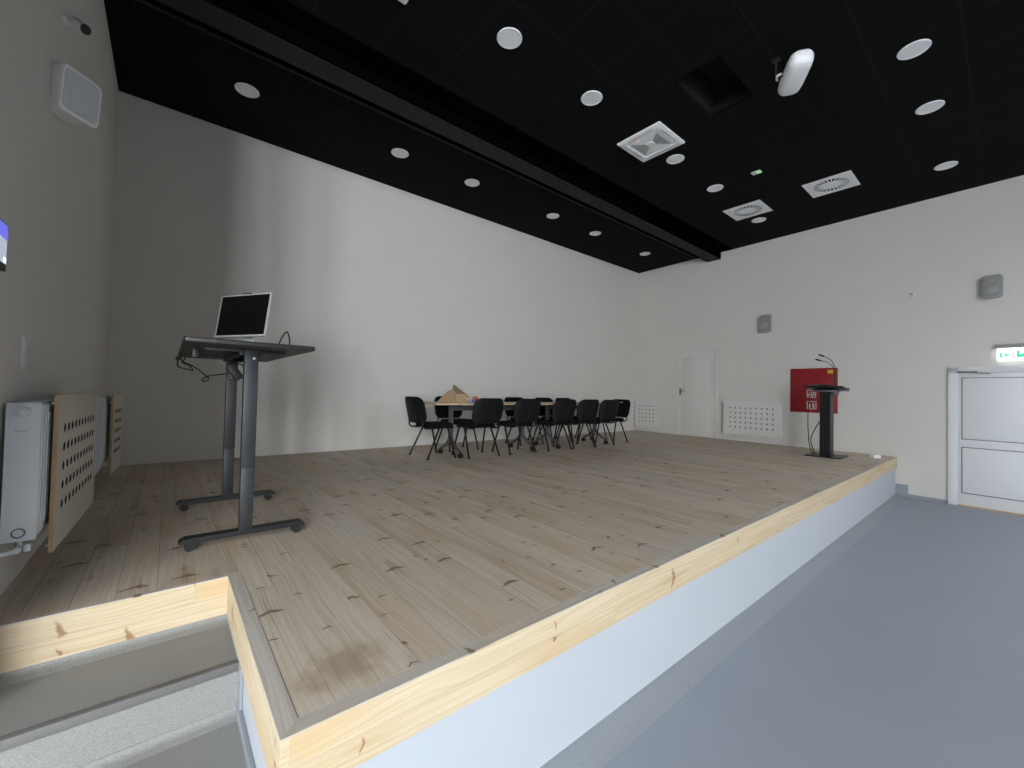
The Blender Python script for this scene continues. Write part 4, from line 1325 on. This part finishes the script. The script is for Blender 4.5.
PK = [('juice_carton', (3.39, 4.95), (0.035, 0.03, 0.05), 'blue', 'tiny blue and white carton beside the cardboard box', 'carton'),
      ('snack_pack', (3.445, 4.965), (0.04, 0.03, 0.07), 'redbox', 'tiny red pack standing between blue carton and orange pack', 'pack'),
      ('snack_pack', (3.475, 5.02), (0.075, 0.04, 0.09), 'orange', 'small orange pack standing behind the tiny red one', 'pack'),
      ('snack_pack', (3.50, 4.93), (0.035, 0.03, 0.05), 'signwhite', 'tiny white pack at the right of the red one', 'pack')]
for nm_, (x, y), s, mt, lb, ct_ in PK:
    t = thing(nm_, lb, ct_, (x, y, TT))
    b = BM(); box(b, (0, 0, s[2]*0.42), (s[0], s[1], s[2]*0.84), bev=0.003); obj('pack_body', b, mt, t)
    b = BM(); prism(b, [(-s[1]/2, 0), (s[1]/2, 0), (0.003, s[2]*0.16), (-0.003, s[2]*0.16)], (-s[0]/2, 0, s[2]*0.84), (0, 1, 0), (0, 0, 1), (s[0], 0, 0)); obj('folded_top', b, 'signwhite' if mt == 'blue' else mt, t)

# ================================================================== LECTERN
lt = thing('lectern', 'slim black metal lectern at the right front of the stage', 'lectern', (8.185, 1.905, ST))
b = BM(); loft(b, [[Vector((u_*s, v_*s, z)) for u_, v_ in rrect(0.55, 0.47, 0.02, 3)] for s, z in ((1, 0), (1, 0.010), (0.985, 0.016))]); obj('base_plate', b, 'lectern', lt)
b = BM()
# fluted column
poly = []
cw, cd = 0.205, 0.14
for side in range(4):
    w_, d_ = (cw, cd) if side % 2 == 0 else (cd, cw)
    k = 5
    for i in range(k):
        f0, f1 = -0.5+(i+0.12)/k, -0.5+(i+0.88)/k
        for f, dep in ((f0-0.1/k, 0.006), (f0, 0.0), (f1, 0.0), (f1+0.1/k, 0.006)):
            p = Vector((f*w_, -d_/2+dep, 0))
            p.rotate(Matrix.Rotation(side*pi/2, 3, 'Z'))
            poly.append((p.x, p.y))
prism(b, poly, (0, 0, 0.016), (1, 0, 0), (0, 1, 0), (0, 0, 1.025))
obj('column', b, 'lectern', lt, shade=False)
# reading desk: the speaker stands towards the wall, so the top slopes down to +x
b = BM()
ang = radians(7)
RY_ = Matrix.Rotation(ang, 3, 'Y')
bm_t = Matrix.Rotation(radians(-43), 3, 'Z')
vs = box(b, (0, 0, 0), (0.44, 0.50, 0.026), bev=0.006)
bmesh.ops.rotate(b, cent=(0, 0, 0), matrix=RY_, verts=b.verts[:])
bmesh.ops.translate(b, vec=(0.0, 0.0, 1.085), verts=b.verts[:])
obj('desk_top', b, 'lectern', lt)
b = BM(); box(b, (0.0, -0.0, 1.045), (0.24, 0.30, 0.035), bev=0.004); box(b, (0.02, -0.11, 1.015), (0.16, 0.05, 0.07), bev=0.004); obj('top_bracket', b, 'lectgrey', lt)
b = BM(); box(b, (-0.02, -0.262, 1.088), (0.24, 0.022, 0.020), bev=0.004); obj('side_ledge', b, 'lectgrey', lt)
MICS = [[(0.11, -0.10, 1.095), (0.109, -0.092, 1.25), (0.100, -0.083, 1.425), (0.040, -0.033, 1.555), (-0.080, 0.066, 1.620)],
        [(0.095, -0.085, 1.095), (0.093, -0.077, 1.25), (0.080, -0.066, 1.415), (0.010, -0.006, 1.505), (-0.118, 0.098, 1.545)]]
for pts in MICS:
    b = BM(); tube(b, pts, 0.0055, n=8); g = obj('gooseneck', b, 'rubber', lt)
    P_ = smooth_pts(pts)
    dr = (P_[-1]-P_[-3]).normalized()
    b = BM(); cyl(b, P_[-1]-dr*0.05, P_[-1]+dr*0.03, 0.013, 0.013, n=12); obj('microphone_head', b, 'rubber', g)
t = thing('paper_sheet', 'cream paper sheet lying on top of the black lectern', 'paper', (8.13, 1.97, ST+1.120))
b = BM()
pr = [[Vector((u_, v_, 0.002+0.018*sin((v_+0.15)/0.30*pi))) for u_ in (-0.10, 0.10)] for v_ in (-0.15, -0.10, -0.05, 0, 0.05, 0.10, 0.15)]
for k in range(len(pr)-1):
    b.faces.new([b.verts.new(p) for p in (pr[k][0], pr[k][1], pr[k+1][1], pr[k+1][0])])
bmesh.ops.remove_doubles(b, verts=b.verts[:], dist=1e-5)
bmesh.ops.rotate(b, cent=(0, 0, 0), matrix=RY_, verts=b.verts[:])
obj('sheet', b, 'paper', t)
t = thing('lectern_cable', 'black cable hanging down beside the lectern column to the stage floor', 'cable', (8.0, 2.05, ST))
b = BM()
tube(b, [(0.02, 0.03, 1.04), (0.02, 0.06, 0.80), (0.02, 0.065, 0.50), (0.03, 0.05, 0.20), (0.05, 0.02, 0.06), (0.055, 0.0, 0.03)], 0.007, n=8)
tube(b, [(0.072, -0.078, 0.55), (0.05, -0.02, 0.42), (0.04, 0.03, 0.25), (0.065, -0.01, 0.06), (0.065, -0.03, 0.03)], 0.007, n=8)
obj('cable_run', b, 'rubber', t)

t = thing('socket_box', 'small white box lying on the stage floor right of the lectern', 'box', (8.66, 1.385, ST), radians(-35))
b = BM(); loft(b, [[Vector((u_*s, v_*s, z)) for u_, v_ in rrect(0.125, 0.09, 0.012)] for s, z in ((1, 0), (1, 0.045), (0.94, 0.058))]); obj('box_body', b, 'plastw', t)
b = BM(); cyl(b, (0, 0, 0.057), (0, 0, 0.060), 0.024, n=20); obj('socket_face', b, 'plastg', t)

# ================================================================== CAMERA
yaw, pitch, roll, F = 0.6929514, 0.0208667, 0.0232893, 415.1237
f = Vector((sin(yaw)*cos(pitch), cos(yaw)*cos(pitch), sin(pitch)))
r = Vector((cos(yaw), -sin(yaw), 0))
u = r.cross(f)
r2 = r*cos(roll)+u*sin(roll)
u2 = -r*sin(roll)+u*cos(roll)
cam = bpy.data.cameras.new('camera')
cam.sensor_width = 36.0
cam.lens = F*36.0/1024.0
cam.clip_start = 0.02
co = bpy.data.objects.new('camera', cam)
mw = Matrix((r2, u2, -f)).transposed().to_4x4()
mw.translation = Vector((0, 0, 1.523))
co.matrix_world = mw
COL.objects.link(co)
SC.camera = co

# ================================================================== DAYLIGHT FROM ADDED WINDOWS AND ROOF LIGHTS
def win_light(name, loc, sx, sz, aim, power, col):
    l = bpy.data.lights.new(name, 'AREA')
    l.shape = 'RECTANGLE'
    l.size = sx
    l.size_y = sz
    l.energy = power
    l.color = col
    o = bpy.data.objects.new(name, l)
    o.location = loc
    o.rotation_euler = Vector(aim).to_track_quat('-Z', 'Y').to_euler()
    COL.objects.link(o)
    return o
DAY = (0.90, 0.955, 1.0)
PF_, PS_ = (680, 640, 500), (130, 130)
for (a, c, z0, z1), p_ in zip(WIN_F, PF_):
    win_light('added_window_light', ((a+c)/2, FRONT-0.26, (z0+z1)/2), c-a, z1-z0, (0, 1, 0), p_, DAY)
for (a, c, z0, z1), p_ in zip(WIN_S, PS_):
    win_light('added_window_light', (HALL-0.26, (a+c)/2, (z0+z1)/2), c-a, z1-z0, (1, 0, 0), p_, DAY)

for (x0, x1, y0, y1) in ADDED_SKY:
    win_light('added_rooflight', ((x0+x1)/2, (y0+y1)/2, CEIL+0.32), x1-x0, y1-y0, (0, 0, -1), 640 if x0 < 0 else 290, DAY)  # fill for deck and floor through the added roof lights

w = bpy.data.worlds.new('sky')
SC.world = w
w.use_nodes = True
bg = w.node_tree.nodes['Background']
bg.inputs['Color'].default_value = (0.75, 0.87, 1.0, 1)
bg.inputs['Strength'].default_value = 1.0

SC.view_settings.view_transform = 'Standard'
SC.view_settings.look = 'None'
SC.view_settings.exposure = 0.0
SC.view_settings.gamma = 1.0
SC.view_settings.use_curve_mapping = False
SC.cycles.max_bounces = 10
SC.cycles.diffuse_bounces = 6
SC.cycles.use_denoising = True
